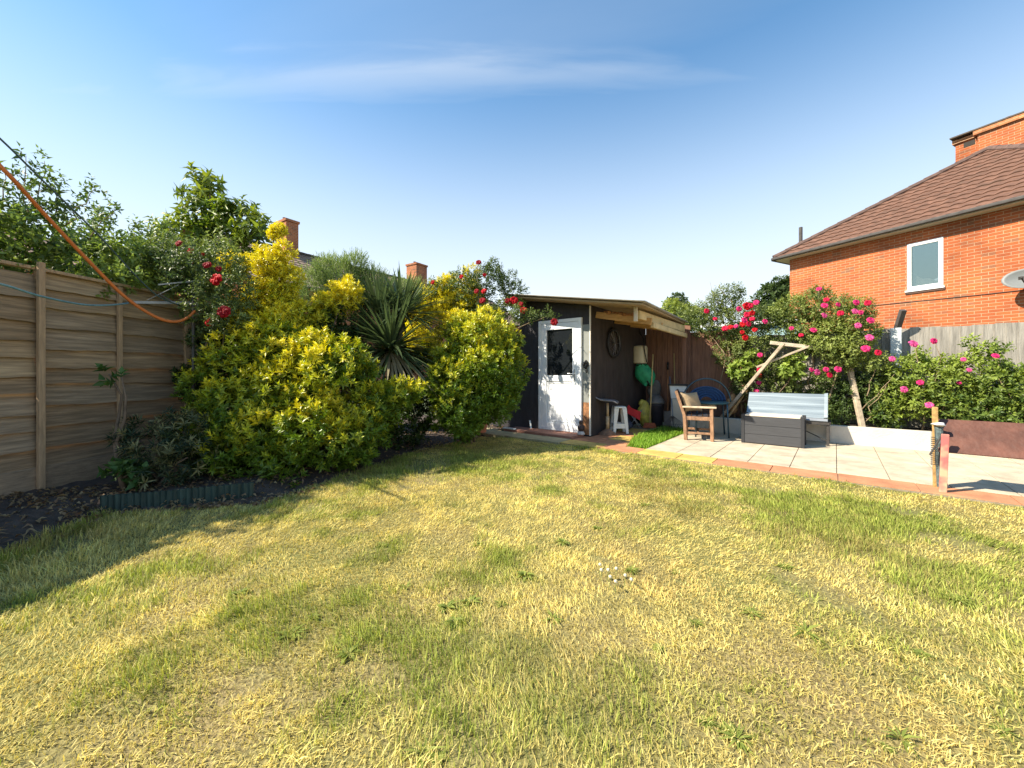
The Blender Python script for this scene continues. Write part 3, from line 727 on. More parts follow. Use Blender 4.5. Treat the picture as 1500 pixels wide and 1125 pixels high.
# dark bin
c = U(.40, 2.1, .034)
bn = thing('dustbin', c, 'dark grey round bin with a domed lid below the green bag', 'bin')
mb = MB(); mb.lathe([(.13, 0), (.16, .42), (.17, .43), (.17, .46)], c, 20); obj('body', mb, M('bin_dark', (.035, .033, .045), .5, 5, .2, .05), bn, smooth=True)
mb = MB(); mb.lathe([(.185, .465), (.185, .50), (.15, .56), (.10, .62), (.03, .64)], c, 20); obj('lid', mb, M('bin_lid', (.13, .125, .12), .5, 5, .2, .05), bn, smooth=True)
# yellow sack
c = U(.24, 1.86, .05)
mb = MB(); mb.blob(c + Vector((0, 0, .23)), (.15, .13, .25), 16, 12, .16, 3); mb.blob(c + Vector((-.03, 0, .47)), (.07, .05, .06), 10, 6, .3, 5); mb.blob(c + Vector((.06, -.02, .06)), (.09, .08, .07), 10, 6, .2, 6)
tag(obj('sack', mb, M('yellow_sack', (.46, .40, .07), .5, 9, .35, .6, dirt=(.3, .34, .22)), smooth=True), 'crumpled yellow sack on the path behind the red bag', 'sack')
# red bag
c = U(.20, 1.45, .034)
rb = thing('folding_stool', c, 'small folding seat with a red fabric top beside the yellow sack', 'stool')
mb = MB(); vs = []; fs = []
for i in range(7):
    for k in range(7):
        a, b_ = i / 6, k / 6
        vs.append(c + rt * (-.12 + .25 * a) + bk * (-.1 + .2 * b_) + Vector((0, 0, .44 - .10 * a - .05 * math.sin(PI * a) - .05 * math.sin(PI * b_) + .012 * math.sin(11 * a + 7 * b_))))
for i in range(6):
    for k in range(6): q = i * 7 + k; fs.append((q, q + 1, q + 8, q + 7))
for k in range(6): pass
mb.add(vs, fs)
for (a, b_) in ((-.12, .44), ): mb.hexa([c + rt * a + bk * -.105 + Vector((0, 0, .30)), c + rt * (a + .24) + bk * -.105 + Vector((0, 0, .17)), c + rt * (a + .24) + bk * -.09 + Vector((0, 0, .17)), c + rt * a + bk * -.09 + Vector((0, 0, .30)), c + rt * a + bk * -.105 + Vector((0, 0, .44)), c + rt * (a + .25) + bk * -.105 + Vector((0, 0, .34)), c + rt * (a + .25) + bk * -.09 + Vector((0, 0, .34)), c + rt * a + bk * -.09 + Vector((0, 0, .44))])
o_ = obj('seat', mb, M('red_fabric', (.55, .02, .025), .6, 12, .3, .5), rb, smooth=False); o_.modifiers.new('s', 'SOLIDIFY').thickness = .01
for s_ in (-.085, .085):
    for (p_, q_) in ((-.12, .14), (.13, -.11)):
        mb = MB(); mb.tube([c + rt * p_ + bk * s_ + Vector((0, 0, 0)), c + rt * q_ + bk * s_ + Vector((0, 0, .36))], .009, 8); obj('leg', mb, M('leg_steel', (.3, .3, .32), .4, 5, .1, 0, metal=.6), rb, smooth=True)

c = U(.16, 1.22, .034)
mb = MB(); mb.blob(c + Vector((0, 0, .09)), (.11, .09, .10), 14, 10, .22, 8); mb.tube([c + Vector((-.05, -.05, .15)), c + Vector((-.02, -.06, .24)), c + Vector((.04, -.05, .15))], .01, 6)
tag(obj('shoulder_bag', mb, M('navy_cloth', (.045, .055, .09), .8, 14, .4, .6), smooth=True), 'small slumped navy cloth bag on the path behind the white stool', 'bag')
c = U(.30, 2.28, .62)
mb = MB(); mb.blob(c + Vector((0, 0, .14)), (.15, .10, .20), 16, 12, .16, 21); mb.tube([c + Vector((-.06, -.06, .26)), c + Vector((-.10, 0, .5)), U(.05, 2.3, 1.35)], .012, 6)
tag(obj('rucksack', mb, M('grey_cloth', (.115, .11, .10), .85, 12, .35, .6), smooth=True), 'grey rucksack hanging by its strap behind the dark dustbin', 'bag')
c = U(.70, 2.42, .034)
for k, (lbl, h_) in enumerate((('long bamboo cane leaning in the corner by the spade', 1.55),)):
    mb = MB(); mb.tube([c, U(.62, 2.58, h_)], .01, 6); tag(obj('garden_cane', mb, m_pole, smooth=True), lbl, 'cane')

# broom, rake, shovel
c = U(.42, 1.7, .034)
br = thing('broom', c, 'broom with a long pale wooden handle leaning beside the bin', 'broom')
mb = MB(); mb.tube([c + Vector((.0, 0, .08)), U(.36, 2.05, 1.52)], .013, 8); obj('handle', mb, m_pole, br, smooth=True)
mb = MB(); mb.hexa([c + rt * x_ + bk * y_ + Vector((0, 0, 0)) for x_, y_ in ((-.13, -.035), (.13, -.035), (.13, .035), (-.13, .035))] + [c + rt * x_ + bk * y_ + Vector((0, 0, .1)) for x_, y_ in ((-.1, -.02), (.1, -.02), (.1, .02), (-.1, .02))]); obj('bristles', mb, M('bristle_red', (.33, .09, .04), .9, 30, .4, .6), br)
c = U(.58, 2.3, .034)
sp_ = thing('spade', c, 'spade with a reddish wooden shaft leaning on the brown fence', 'spade')
mb = MB(); mb.tube([c + Vector((0, 0, .3)), U(.5, 2.55, 1.22)], .014, 8); obj('shaft', mb, M('shaft_red', (.33, .15, .07), .6, 10, .2, .1), sp_, smooth=True)
mb = MB(); mb.tube([U(.5, 2.55, 1.2), U(.5, 2.56, 1.36)], .022, 8); obj('grip', mb, m_black, sp_, smooth=True)
mb = MB(); mb.hexa([c + rt * x_ + bk * y_ + Vector((0, 0, z_)) for x_, y_, z_ in ((-.07, -.012, 0), (.07, -.012, 0), (.07, .0, 0), (-.07, .0, 0), (-.085, .02, .3), (.085, .02, .3), (.085, .032, .3), (-.085, .032, .3))]); obj('blade', mb, M('blade_steel', (.13, .12, .12), .5, 8, .3, .1, metal=.6), sp_)
c = U(.88, 1.72, .034)
rk = thing('leaf_rake', c, 'dark fan shaped leaf rake propped against the white wall end', 'rake')
mb = MB(); mb.tube([c + Vector((-.02, 0, .26)), U(.62, 2.3, 1.05)], .012, 8); obj('handle', mb, M('handle_blue', (.16, .2, .27), .5, 6, .15, 0), rk, smooth=True)
mb = MB()
for k in range(13):
    a = (k - 6) / 6; mb.bar(c + Vector((-.02, .01, .28)), c + rt * (a * .26) + Vector((0, -.02, .03 + .02 * abs(a))), .016, .004)
    if k < 12: mb.bar(c + rt * (a * .17) + Vector((-.007, .0, .11)), c + rt * ((a + 1 / 6) * .17) + Vector((-.007, 0, .11)), .01, .006)
obj('tines', mb, M('tine_dark', (.05, .045, .05), .5, 6, .2, 0), rk)
# white storage tub on wall end
c = U(.82, 2.16, .63)
tb = thing('plastic_tub', c, 'white plastic tub with a dark rim standing at the end of the white wall', 'tub')
c = U(.86, 2.04, .622); tb.location = c
mb = MB(); mb.hexa([c + rt * x_ + bk * y_ for x_, y_ in ((-.13, -.06), (.13, -.06), (.13, .09), (-.13, .09))] + [c + rt * x_ + bk * y_ + Vector((0, 0, .27)) for x_, y_ in ((-.16, -.07), (.16, -.07), (.16, .1), (-.16, .1))]); obj('body', mb, M('tub_white', (.62, .65, .66), .45, 4, .1, .05), tb, bevel=.015)
mb = MB()
for (a, b_) in (((-.17, -.08), (.17, -.08)), ((.17, -.08), (.17, .11)), ((.17, .11), (-.17, .11)), ((-.17, .11), (-.17, -.08))): mb.bar(c + rt * a[0] + bk * a[1] + Vector((0, 0, .272)), c + rt * b_[0] + bk * b_[1] + Vector((0, 0, .272)), .03, .03)
obj('rim', mb, m_black, tb)
mb = MB(); mb.hexa([c + rt * x_ + bk * y_ + Vector((0, 0, z_)) for z_ in (.02, .14) for x_, y_ in ((.0, -.085 - .0), (.11, -.085), (.11, -.0755), (.0, -.0755))]); obj('patch', mb, M('patch_dark', (.04, .045, .07), .5, 5, .2, 0), tb)
# white strip lamp
mb = MB(); mb.tube([U(.16, 2.1, 2.19), U(.42, 2.1, 2.16)], .016, 8); mb.blob(U(.16, 2.1, 2.19), (.035, .03, .03), 10, 6, .05, 1)
tag(obj('lamp_fitting', mb, m_pl, smooth=True), 'small white lamp fitting under the lean-to rafters', 'lamp')
# figurine
c = U(-.085, -.16, .078)
fg = thing('garden_figurine', c, 'small dark garden figurine on a pale base at the shed corner', 'figurine')
mb = MB(); mb.lathe([(.065, 0), (.07, .015), (.05, .05), (.03, .06)], c, 14); obj('base', mb, M('fig_base', (.5, .46, .42), .8, 14, .3, .3), fg, smooth=True)
mb = MB(); mb.lathe([(.035, .055), (.05, .085), (.055, .12), (.04, .155), (.022, .175), (.03, .19), (.036, .21), (.028, .235), (.008, .245)], c, 14)
mb.blob(c + Vector((.045, -.02, .12)), (.016, .02, .04), 8, 6, .1, 1); mb.blob(c + Vector((-.045, -.02, .12)), (.016, .02, .04), 8, 6, .1, 2); obj('figure', mb, M('fig_dark', (.06, .035, .03), .6, 14, .4, .3), fg, smooth=True)
# strips of white trim lying by the door
mb = MB(); mb.bar(U(-1.62, -.40, .085), U(-1.32, -.44, .088), .07, .02); tag(obj('plastic_strip', mb, m_pl), 'short white plastic strip lying flat on the slabs beside the terracotta pot', 'strip')
mb = MB(); mb.bar(U(-1.24, -.08, .22), U(-1.12, -.2, .09), .03, .012); tag(obj('plastic_strip', mb, m_pl), 'thin white strip leaning on the dark wall left of the door', 'strip')

# ------------------------------------------------------------------ patio furniture
m_old = M('old_wood', (.30, .17, .095), .8, 10, .45, .4, stretch=(2, 2, 1))
m_pale = M('bare_wood', (.56, .45, .31), .8, 8, .3, .3)
fw_ = (D1 * .97 + D2 * .25); fwd = Vector((fw_[0], fw_[1], 0)).normalized(); sde = Vector((-fwd.y, fwd.x, 0))    # sde points away from camera
c0 = U(1.36, .72, .03)
def CH(f, s, z): return c0 + fwd * f + sde * s + Vector((0, 0, z))
ch = thing('wooden_armchair', CH(.2, .28, 0), 'weathered wooden armchair with dark seat standing on the patio', 'chair')
for s_ in (0.0, .55):
    mb = MB(); mb.bar(CH(.41, s_, 0), CH(.40, s_, .53), .05, .045); obj('leg', mb, m_old, ch, bevel=.005)
    mb = MB(); mb.bar(CH(.02, s_, 0), CH(.0, s_, .40), .05, .045); mb.bar(CH(.0, s_, .39), CH(-.13, s_, .80), .045, .045); obj('leg', mb, m_old, ch, bevel=.005)
    mb = MB(); mb.bar(CH(-.03, s_, .545), CH(.47, s_, .545), .075, .028); obj('armrest', mb, m_pale, ch, bevel=.006)
    mb = MB(); mb.bar(CH(.02, s_, .36), CH(.41, s_, .36), .03, .06); obj('seat_rail', mb, m_old, ch, bevel=.004)
    mb = MB(); mb.bar(CH(.03, s_, .12), CH(.41, s_, .12), .025, .035); obj('stretcher', mb, m_old, ch, bevel=.004)
mb = MB(); mb.bar(CH(.41, 0, .36), CH(.41, .55, .36), .03, .06); mb.bar(CH(.02, 0, .33), CH(.02, .55, .33), .03, .06); mb.bar(CH(.2, 0, .12), CH(.2, .55, .12), .03, .03); obj('cross_rail', mb, m_old, ch, bevel=.004)
mb = MB()
for k in range(5): mb.bar(CH(.06 + .085 * k, .02, .402), CH(.06 + .085 * k, .53, .402), .07, .02)
obj('seat', mb, M('seat_dark', (.05, .05, .06), .7, 6, .3, .2), ch, bevel=.003)
mb = MB()
for k in range(4): mb.bar(CH(-.02 - .03 * k, .02, .47 + .09 * k), CH(-.02 - .03 * k, .53, .47 + .09 * k), .02, .07)
mb.bar(CH(-.125, 0, .79), CH(-.125, .55, .79), .03, .05); obj('backrest', mb, M('back_dark', (.09, .05, .03), .8, 6, .3, .3), ch, bevel=.003)
mb = MB()      # cushion
cc = CH(.10, .17, .62); n_ = 9; vs = []; fs = []
ux = (fwd * .30 + sde * .8).normalized(); uz = Vector((0, 0, 1)) * .95 - fwd * .25; uz.normalize(); un = ux.cross(uz)
ux = (fwd * .75 + sde * .66).normalized(); un = ux.cross(uz).normalized()
for side in (1, -1):
    for i in range(n_):
        for k in range(n_):
            a, b_ = i / (n_ - 1) * 2 - 1, k / (n_ - 1) * 2 - 1
            th = .07 * max(0, (1 - a ** 4)) ** .6 * max(0, (1 - b_ ** 4)) ** .6
            pin = 1 - .08 * (1 - abs(a) ** 2) * (abs(b_) > .99) - .08 * (1 - abs(b_) ** 2) * (abs(a) > .99)
            vs.append(cc + ux * (a * .17 * pin) + uz * (b_ * .165 * pin) + un * (side * th * (1 + .12 * math.sin(5 * a + 3 * b_))))
for s_ in range(2):
    for i in range(n_ - 1):
        for k in range(n_ - 1):
            q = s_ * n_ * n_ + i * n_ + k; f_ = (q, q + 1, q + n_ + 1, q + n_); fs.append(f_ if s_ else f_[::-1])
mb.add(vs, fs); tag(obj('cushion', mb, M('cushion_tan', (.34, .25, .15), .9, 9, .25, .4), smooth=True), 'tan square cushion propped in the wooden armchair', 'cushion')

# blue hoop chair behind
c = U(1.48, 1.62, .03)
hc = thing('hoop_chair', c, 'blue hoop backed chair with a ringed woven back behind the wooden armchair', 'chair')
hx = Vector((.97, -.24, 0)); hn = Vector((-.24, -.97, 0)); Z = Vector((0, 0, 1))
m_teal = M('teal_tube', (.045, .085, .11), .4, 6, .2, 0, metal=.3); m_blue = M('blue_weave', (.014, .055, .15), .5, 30, .4, .4)
mb = MB(); mb.tube([c + hx * (.40 * math.cos(PI * k / 24)) + Z * (.58 + .42 * math.sin(PI * k / 24)) for k in range(25)], .014, 8); obj('back_hoop', mb, m_teal, hc, smooth=True)
mb = MB()
for k in range(9):
    r_ = .34 - .028 * k
    mb.tube([c + hx * (r_ * .92 * math.cos(PI * j / 20)) - hn * .02 * (k % 2) + Z * (.60 + r_ * .74 * math.sin(PI * j / 20)) for j in range(21)], .0145, 6)
obj('woven_back', mb, m_blue, hc, smooth=True)
mb = MB(); mb.lathe([(.05, .56), (.30, .56), (.33, .575), (.33, .59), (.30, .6), (.05, .6)], c + hn * .14, 28); obj('seat', mb, M('teal_dark', (.03, .09, .11), .5, 8, .25, .1), hc, smooth=True)
for (a, b_) in ((-.3, .0), (.3, .0), (-.26, .42), (.26, .42)):
    mb = MB(); mb.tube([c + hx * a + hn * b_ + Z * 0, c + hx * a * .9 + hn * b_ + Z * .57], .013, 8); obj('leg', mb, m_teal, hc, smooth=True)

# dark storage box with cream lid
u0, u1, v0, v1, zb = 2.13, 2.94, 1.03, 1.44, .03
bx = thing('storage_box', U((u0 + u1) / 2, (v0 + v1) / 2, zb), 'dark grey slatted storage box with a cream lid on the patio', 'box')
m_box = M('box_grey', (.055, .056, .06), .65, 4, .15, .15, stretch=(1, 1, 10))
mb = MB()
for k in range(3): mb.ubox(u0 + .03, u1 - .03, v0 + .008, v1 - .008, zb + .012 + .138 * k, zb + .146 + .138 * k)
mb.ubox(u0 + .04, u1 - .04, v0 + .018, v1 - .018, zb, zb + .42); obj('body', mb, m_box, bx, bevel=.004)
for (a, b_) in ((u0, v0), (u1 - .045, v0), (u0, v1 - .045), (u1 - .045, v1 - .045)):
    mb = MB(); mb.ubox(a, a + .045, b_, b_ + .045, zb, zb + .455); obj('corner_post', mb, M('box_post', (.032, .033, .036), .6, 4, .15, .1), bx, bevel=.004)
mb = MB(); mb.ubox(u0 + .05, u1 - .05, v0 + .012, v1 - .012, zb + .428, zb + .452); obj('lid', mb, M('lid_cream', (.66, .58, .47), .7, 4, .1, .1), bx, bevel=.004)

# metal bench and leaning galvanised panel
bu0, bu1, bv0, bv1 = 2.1, 3.22, 1.5, 1.92
bn2 = thing('metal_bench', U((bu0 + bu1) / 2, (bv0 + bv1) / 2, .03), 'low black metal bench with a lattice seat behind the storage box', 'bench')
m_iron = M('iron_black', (.05, .045, .04), .6, 8, .3, .15)
mb = MB()
for (a, b_) in (((bu0, bv0), (bu1, bv0)), ((bu1, bv0), (bu1, bv1)), ((bu1, bv1), (bu0, bv1)), ((bu0, bv1), (bu0, bv0))): mb.bar(U(*a, .37), U(*b_, .37), .03, .04)
for k in range(26): mb.bar(U(bu0 + .043 * k, bv0, .372), U(bu0 + .043 * k + .02, bv1, .372), .012, .008)
for k in range(8): mb.bar(U(bu0, bv0 + .05 + .05 * k, .38), U(bu1, bv0 + .05 + .05 * k, .38), .01, .008)
obj('seat', mb, m_iron, bn2)
for (a, b_) in ((bu0 + .02, bv0 + .02), (bu1 - .02, bv0 + .02), (bu0 + .02, bv1 - .02), (bu1 - .02, bv1 - .02)):
    mb = MB(); mb.bar(U(a, b_, .03), U(a, b_, .355), .035, .035); obj('leg', mb, m_iron, bn2, bevel=.003)
mb = MB(); mb.bar(U(bu1 - .02, bv0 + .02, .1), U(bu1 - .55, bv0 + .2, .34), .012, .012); mb.bar(U(bu0 + .02, bv0 + .02, .1), U(bu0 + .55, bv0 + .2, .34), .012, .012); obj('brace', mb, m_iron, bn2)
pu0, pu1 = 2.13, 3.2
m_galv, nt, b = newmat('galvanised')
tc = node(nt, 'ShaderNodeTexCoord'); mp = node(nt, 'ShaderNodeMapping'); mp.inputs['Scale'].default_value = (1, 1, 22); nt.links.new(tc.outputs['Object'], mp.inputs[0])
nz = node(nt, 'ShaderNodeTexNoise'); nz.inputs['Scale'].default_value = 1.6; nz.inputs['Detail'].default_value = 4; nt.links.new(mp.outputs[0], nz.inputs[0])
r_ = ramp(nt, [(.3, (.16, .20, .225)), (.7, (.27, .32, .345))], nz.outputs[0]); nt.links.new(r_.outputs[0], b.inputs['Base Color'])
b.inputs['Metallic'].default_value = .35; b.inputs['Roughness'].default_value = .42
gp = thing('galvanised_trough', U((pu0 + pu1) / 2, 1.65, .39), 'shiny galvanised metal trough tipped up on the black bench', 'trough')
A0, A1 = (1.50, .445), (1.80, .80)
def PP_(u, t, o):      # point on the tilted face; o = outward offset
    vv = A0[0] + (A1[0] - A0[0]) * t; zz = A0[1] + (A1[1] - A0[1]) * t
    return U(u, vv - .76 * o, zz + .65 * o)
mb = MB(); vs = []; fs = []; nn = 24
for i in range(nn + 1):
    t = i / nn; o = .0012 * (1 if math.sin(t * PI * 7) > 0 else -1) * min(1, abs(math.sin(t * PI * 7)) * 3)
    for u in (pu0, pu1 - .05): vs.append(PP_(u, t, o))
for i in range(nn): fs.append((i * 2, i * 2 + 1, i * 2 + 3, i * 2 + 2))
mb.add(vs, fs); o_ = obj('sheet', mb, m_galv, gp); o_.modifiers.new('s', 'SOLIDIFY').thickness = .006
mb = MB(); mb.hexa([PP_(pu1 - .05, 0, -.05), PP_(pu1, 0, -.05), PP_(pu1, 1, -.05), PP_(pu1 - .05, 1, -.05), PP_(pu1 - .05, 0, .02), PP_(pu1, 0, .035), PP_(pu1, 1, .035), PP_(pu1 - .05, 1, .02)]); obj('end_flange', mb, m_galv, gp, bevel=.004)
mb = MB(); mb.hexa([PP_(pu0, -.005, -.06), PP_(pu1, -.005, -.06), PP_(pu1, -.11, -.06), PP_(pu0, -.11, -.06), PP_(pu0, -.005, .0), PP_(pu1, -.005, .0), PP_(pu1, -.11, .0), PP_(pu0, -.11, .0)]); obj('bottom_lip', mb, M('lip_grey', (.22, .24, .26), .5, 5, .2, .05, metal=.4), gp, bevel=.004)

# leaning planks by the rose arch
def plank(name, a, b_, w, h, mat, label, cat='plank', group=None):
    mb = MB(); mb.bar(a, b_, w, h); return tag(obj(name, mb, mat, bevel=.006), label, cat, group)
m_orw = M('plank_orange', (.52, .32, .14), .8, 8, .35, .3); m_gw = M('grey_timber', (.42, .34, .24), .85, 8, .35, .4)
plank('plank', PV(1066, 611, 2.14), PV(1102, 560, 2.3), .075, .03, m_orw, 'orange brown plank leaning from the white wall into the rose')
plank('plank', PV(1062, 608, 2.18), PV(1086, 572, 2.34), .05, .03, m_gw, 'thinner grey plank leaning left of the orange brown plank')
mb = MB(); mb.blob(PV(1072, 592, 2.25), (.10, .08, .17), 12, 9, .3, 3); tag(obj('log_stump', mb, M('log', (.42, .24, .11), .9, 12, .45, .8), smooth=True), 'rough orange brown stump behind the leaning planks', 'stump')

# rusty board held between stakes
gx = PV(1372, 600, -.50)
sk = PV(1371, 596, -.50); mb = MB(); mb.bar(Vector((sk.x - .0, sk.y, .0)), Vector((sk.x - .01, sk.y, sk.z)), .04, .035)
tag(obj('stake', mb, M('stake_ochre', (.55, .34, .12), .75, 9, .4, .3, dirt=(.25, .12, .05)), bevel=.004), 'taller ochre wooden stake behind the red painted stake', 'stake')
sk2 = PV(1384, 636, -.69); mb = MB(); mb.bar(Vector((sk2.x - .02, sk2.y, .0)), Vector((sk2.x + .005, sk2.y, sk2.z)), .05, .03)
m, nt, b = newmat('stake_red'); tc = node(nt, 'ShaderNodeTexCoord'); nz = node(nt, 'ShaderNodeTexNoise'); nz.inputs['Scale'].default_value = 7; nt.links.new(tc.outputs['Object'], nz.inputs[0])
r_ = ramp(nt, [(.4, (.58, .36, .22)), (.56, (.55, .13, .12))], nz.outputs[0]); nt.links.new(r_.outputs[0], b.inputs['Base Color']); b.inputs['Roughness'].default_value = .75
tag(obj('stake', mb, m, bevel=.004), 'shorter stake with faded red paint at the corner of the rusty board', 'stake')
m_rusty = M('rusty_board', (.15, .062, .04), .5, 2.2, .45, .3, dirt=(.30, .12, .06), bscale=20)
mb = MB(); mb.hexa([U(4.05, -.62, .39), U(6.2, -.62, .39), U(6.2, -.595, .38), U(4.05, -.595, .38), U(4.05, -.40, .685), U(6.2, -.40, .685), U(6.2, -.375, .675), U(4.05, -.375, .675)]); tag(obj('rusty_board', mb, m_rusty, bevel=.003), 'long brown rusty board held above the patio edge by stakes', 'board')
mb = MB(); mb.bar(U(5.9, -.64, 0), U(5.9, -.64, .72), .05, .04); tag(obj('stake', mb, m_gw), 'plain wooden stake at the far right end of the rusty board', 'stake')
k0 = PV(1372, 628, -.55); k1 = PV(1372, 700, -.55)
wm = thing('wire_mesh_roll', Vector((k1.x, k1.y, .03)), 'narrow roll of dark wire mesh tied between the two stakes', 'mesh roll')
mb = MB(); mb.tube([Vector((k0.x + .012, k0.y - .02, .04)), Vector((k0.x + .0, k0.y - .02, .35)), Vector((k0.x + .0, k0.y - .02, .62))], [.022, .027, .03], 10); obj('mesh', mb, M('mesh_teal', (.11, .15, .15), .6, 40, .5, .6), wm)
mb = MB()
for k in range(14): mb.tube(ring(Vector((k0.x - .055, k0.y - .02, .26 + .02 * k)), .018, 8, Vector((1, 0, 0)), Vector((0, 1, 0))), .002, 4, closed=True)
for s_ in (-.018, .018): mb.tube([Vector((k0.x - .055 + s_, k0.y - .02, .25)), Vector((k0.x - .055 + s_, k0.y - .02, .58))], .002, 4)
obj('wire_coil', mb, m_iron, wm)
mb = MB(); mb.tube([Vector((k0.x - .01, k0.y - .06, .55)), Vector((k0.x - .13, k0.y - .06, .36))], .008, 6); obj('metal_rod', mb, m_iron, wm)
mb = MB(); mb.blob(Vector((k0.x - .01, k0.y - .03, .645)), (.055, .04, .018), 12, 6, .3, 3); obj('plastic_tie', mb, m_pl, wm, smooth=True)

# ------------------------------------------------------------------ right brick house
W0 = Vector((9.34, 13.2, 0)); wd = Vector((.444, -.896, 0)); ni = Vector((.896, .444, 0))
def H(t, s, z): return W0 + wd * t + ni * s + Vector((0, 0, z))
m_brick = brickmat('brick_orange', (wd + ni), (.47, .13, .044), (.35, .095, .038), (.50, .33, .2), (.27, .12, .065))
m_tile = M('roof_tile', (.175, .09, .058), .8, 5, .3, .25, dirt=(.12, .08, .05))
m_fas = M('fascia', (.62, .56, .45), .6, 4, .1, .05)
house = thing('brick_house', H(3.5, 4, 0), 'orange brick house with a brown hipped tile roof beyond the grey fence', 'house')
wid, dep, ez = 7.08, 11.0, 4.93
mb = MB(); tw = [(2.93, 3.62, 3.29, 4.59)]
t0_, t1_, z0_, z1_ = tw[0]
def hwall(mb, ta, tb, za, zb): mb.hexa([H(ta, 0, za), H(tb, 0, za), H(tb, .2, za), H(ta, .2, za), H(ta, 0, zb), H(tb, 0, zb), H(tb, .2, zb), H(ta, .2, zb)])
hwall(mb, 0, t0_, 0, ez); hwall(mb, t1_, wid, 0, ez); hwall(mb, t0_, t1_, 0, z0_); hwall(mb, t0_, t1_, z1_, ez); obj('wall', mb, m_brick, house)
mb = MB(); mb.hexa([H(0, .2, 0), H(.2, .2, 0), H(.2, dep, 0), H(0, dep, 0), H(0, .2, ez), H(.2, .2, ez), H(.2, dep, ez), H(0, dep, ez)]); obj('wall', mb, m_brick, house)
mb = MB(); mb.hexa([H(wid - .2, .2, 0), H(wid, .2, 0), H(wid, dep, 0), H(wid - .2, dep, 0), H(wid - .2, .2, ez), H(wid, .2, ez), H(wid, dep, ez), H(wid - .2, dep, ez)]); obj('wall', mb, m_brick, house)

def tiles(mb, A, B, C, D, course=.29, per=.25, amp=.022, lift=.03):
    """courses of wavy tiles on the slope between eave A-B and ridge C-D"""
    A, B, C, D = map(Vector, (A, B, C, D))
    nrm_ = (B - A).cross((C + D) / 2 - (A + B) / 2).normalized()
    if nrm_.z < 0: nrm_ = -nrm_
    ed = (B - A).normalized(); L = ((C + D) / 2 - (A + B) / 2).length; n = max(2, int(round(L / course)))
    for k in range(n):
        f0, f1 = k / n, min(1, (k + 1) / n + .012)
        l0, r0 = A.lerp(C, f0), B.lerp(D, f0); l1, r1 = A.lerp(C, f1), B.lerp(D, f1)
        m_ = max(2, int((r0 - l0).length / (per / 6))); vs = []; fs = []
        for i in range(m_ + 1):
            p = l0.lerp(r0, i / m_); s = (p - A).dot(ed)
            # same running position on the upper edge, clamped inside the hips
            q0 = (l1 - A).dot(ed); q1 = (r1 - A).dot(ed)
            s1 = min(max(s, q0), q1); q = l1 + ed * (s1 - q0)
            wv = amp * (abs(math.sin(PI * s / per)) * 1.4 - .5)
            vs += [p + nrm_ * (lift + wv), q + nrm_ * wv * .6, p + nrm_ * (wv - .012)]
        for i in range(m_):
            a = i * 3; fs += [(a, a + 3, a + 4, a + 1), (a + 2, a + 5, a + 3, a)]
        mb.add(vs, fs)
ov = .33; ap = wid / 2; apz = 7.72; ev = 5.0
Ea, Eb = H(-ov, -ov, ev), H(wid + ov, -ov, ev); Ap = H(ap, ap, apz); Er = H(-ov, dep, ev); El = H(wid + ov, dep, ev); Rg = H(ap, dep, apz)
mb = MB(); tiles(mb, Ea, Eb, Ap, Ap); tiles(mb, Er, Ea, Rg, Ap); tiles(mb, Eb, El, Ap, Rg); roof = obj('roof', mb, m_tile, house)
mb = MB()
for (a, b_) in ((Ea, Ap), (Eb, Ap), (Ap, Rg)):
    n = int((b_ - a).length / .4); up_ = Vector((0, 0, .035))
    for k in range(n):
        p, q = a.lerp(b_, k / n), a.lerp(b_, (k + 1.06) / n); mb.tube([p + up_, q + up_ * .6], .085, 8)
obj('ridge_tiles', mb, M('ridge_tile', (.12, .075, .06), .8, 6, .35, .3), roof)
mb = MB()
mb.hexa([H(-ov + .04, -ov + .04, ez - .01), H(wid + ov, -ov + .04, ez - .01), H(wid + ov, -.003, ez - .01), H(-ov + .04, -.003, ez - .01), H(-ov + .04, -ov + .04, ez + .06), H(wid + ov, -ov + .04, ez + .06), H(wid + ov, -.003, ez + .06), H(-ov + .04, -.003, ez + .06)])
mb.hexa([H(-ov + .04, 0, ez - .01), H(-.003, 0, ez - .01), H(-.003, dep, ez - .01), H(-ov + .04, dep, ez - .01), H(-ov + .04, 0, ez + .06), H(-.003, 0, ez + .06), H(-.003, dep, ez + .06), H(-ov + .04, dep, ez + .06)])
obj('soffit', mb, m_fas, house)
mb = MB(); mb.bar(H(-ov - .05, -ov - .03, ev - .02), H(wid + ov, -ov - .03, ev - .02), .10, .085); mb.bar(H(-ov - .05, -ov + .02, ev - .022), H(-ov - .05, dep, ev - .022), .10, .085); obj('gutter', mb, m_iron, house, bevel=.02)
# window
wf = MB(); m_wfr = M('window_white', (.82, .82, .80), .35, 3, .03, 0)
def wbar(mb, ta, tb, za, zb, s0=-.012, s1=.07): mb.hexa([H(ta, s0, za), H(tb, s0, za), H(tb, s1, za), H(ta, s1, za), H(ta, s0, zb), H(tb, s0, zb), H(tb, s1, zb), H(ta, s1, zb)])
g = .003
wbar(wf, t0_ + g, t0_ + .09, z0_ + .05, z1_ - g); wbar(wf, t1_ - .09, t1_ - g, z0_ + .05, z1_ - g); wbar(wf, t0_ + .09, t1_ - .09, z1_ - .09, z1_ - g); wbar(wf, t0_ + .09, t1_ - .09, z0_ + .05, z0_ + .14)
win = obj('window', wf, m_wfr, house, bevel=.006)
mb = MB(); wbar(mb, t0_ + .09, t1_ - .09, z0_ + .14, z1_ - .09, .02, .035)
m, nt, b = newmat('window_glass'); b.inputs['Base Color'].default_value = (.40, .50, .46, 1); b.inputs['Roughness'].default_value = .02; b.inputs['Metallic'].default_value = 1
tr = node(nt, 'ShaderNodeBsdfTransparent'); mx = node(nt, 'ShaderNodeMixShader'); mx.inputs[0].default_value = .6
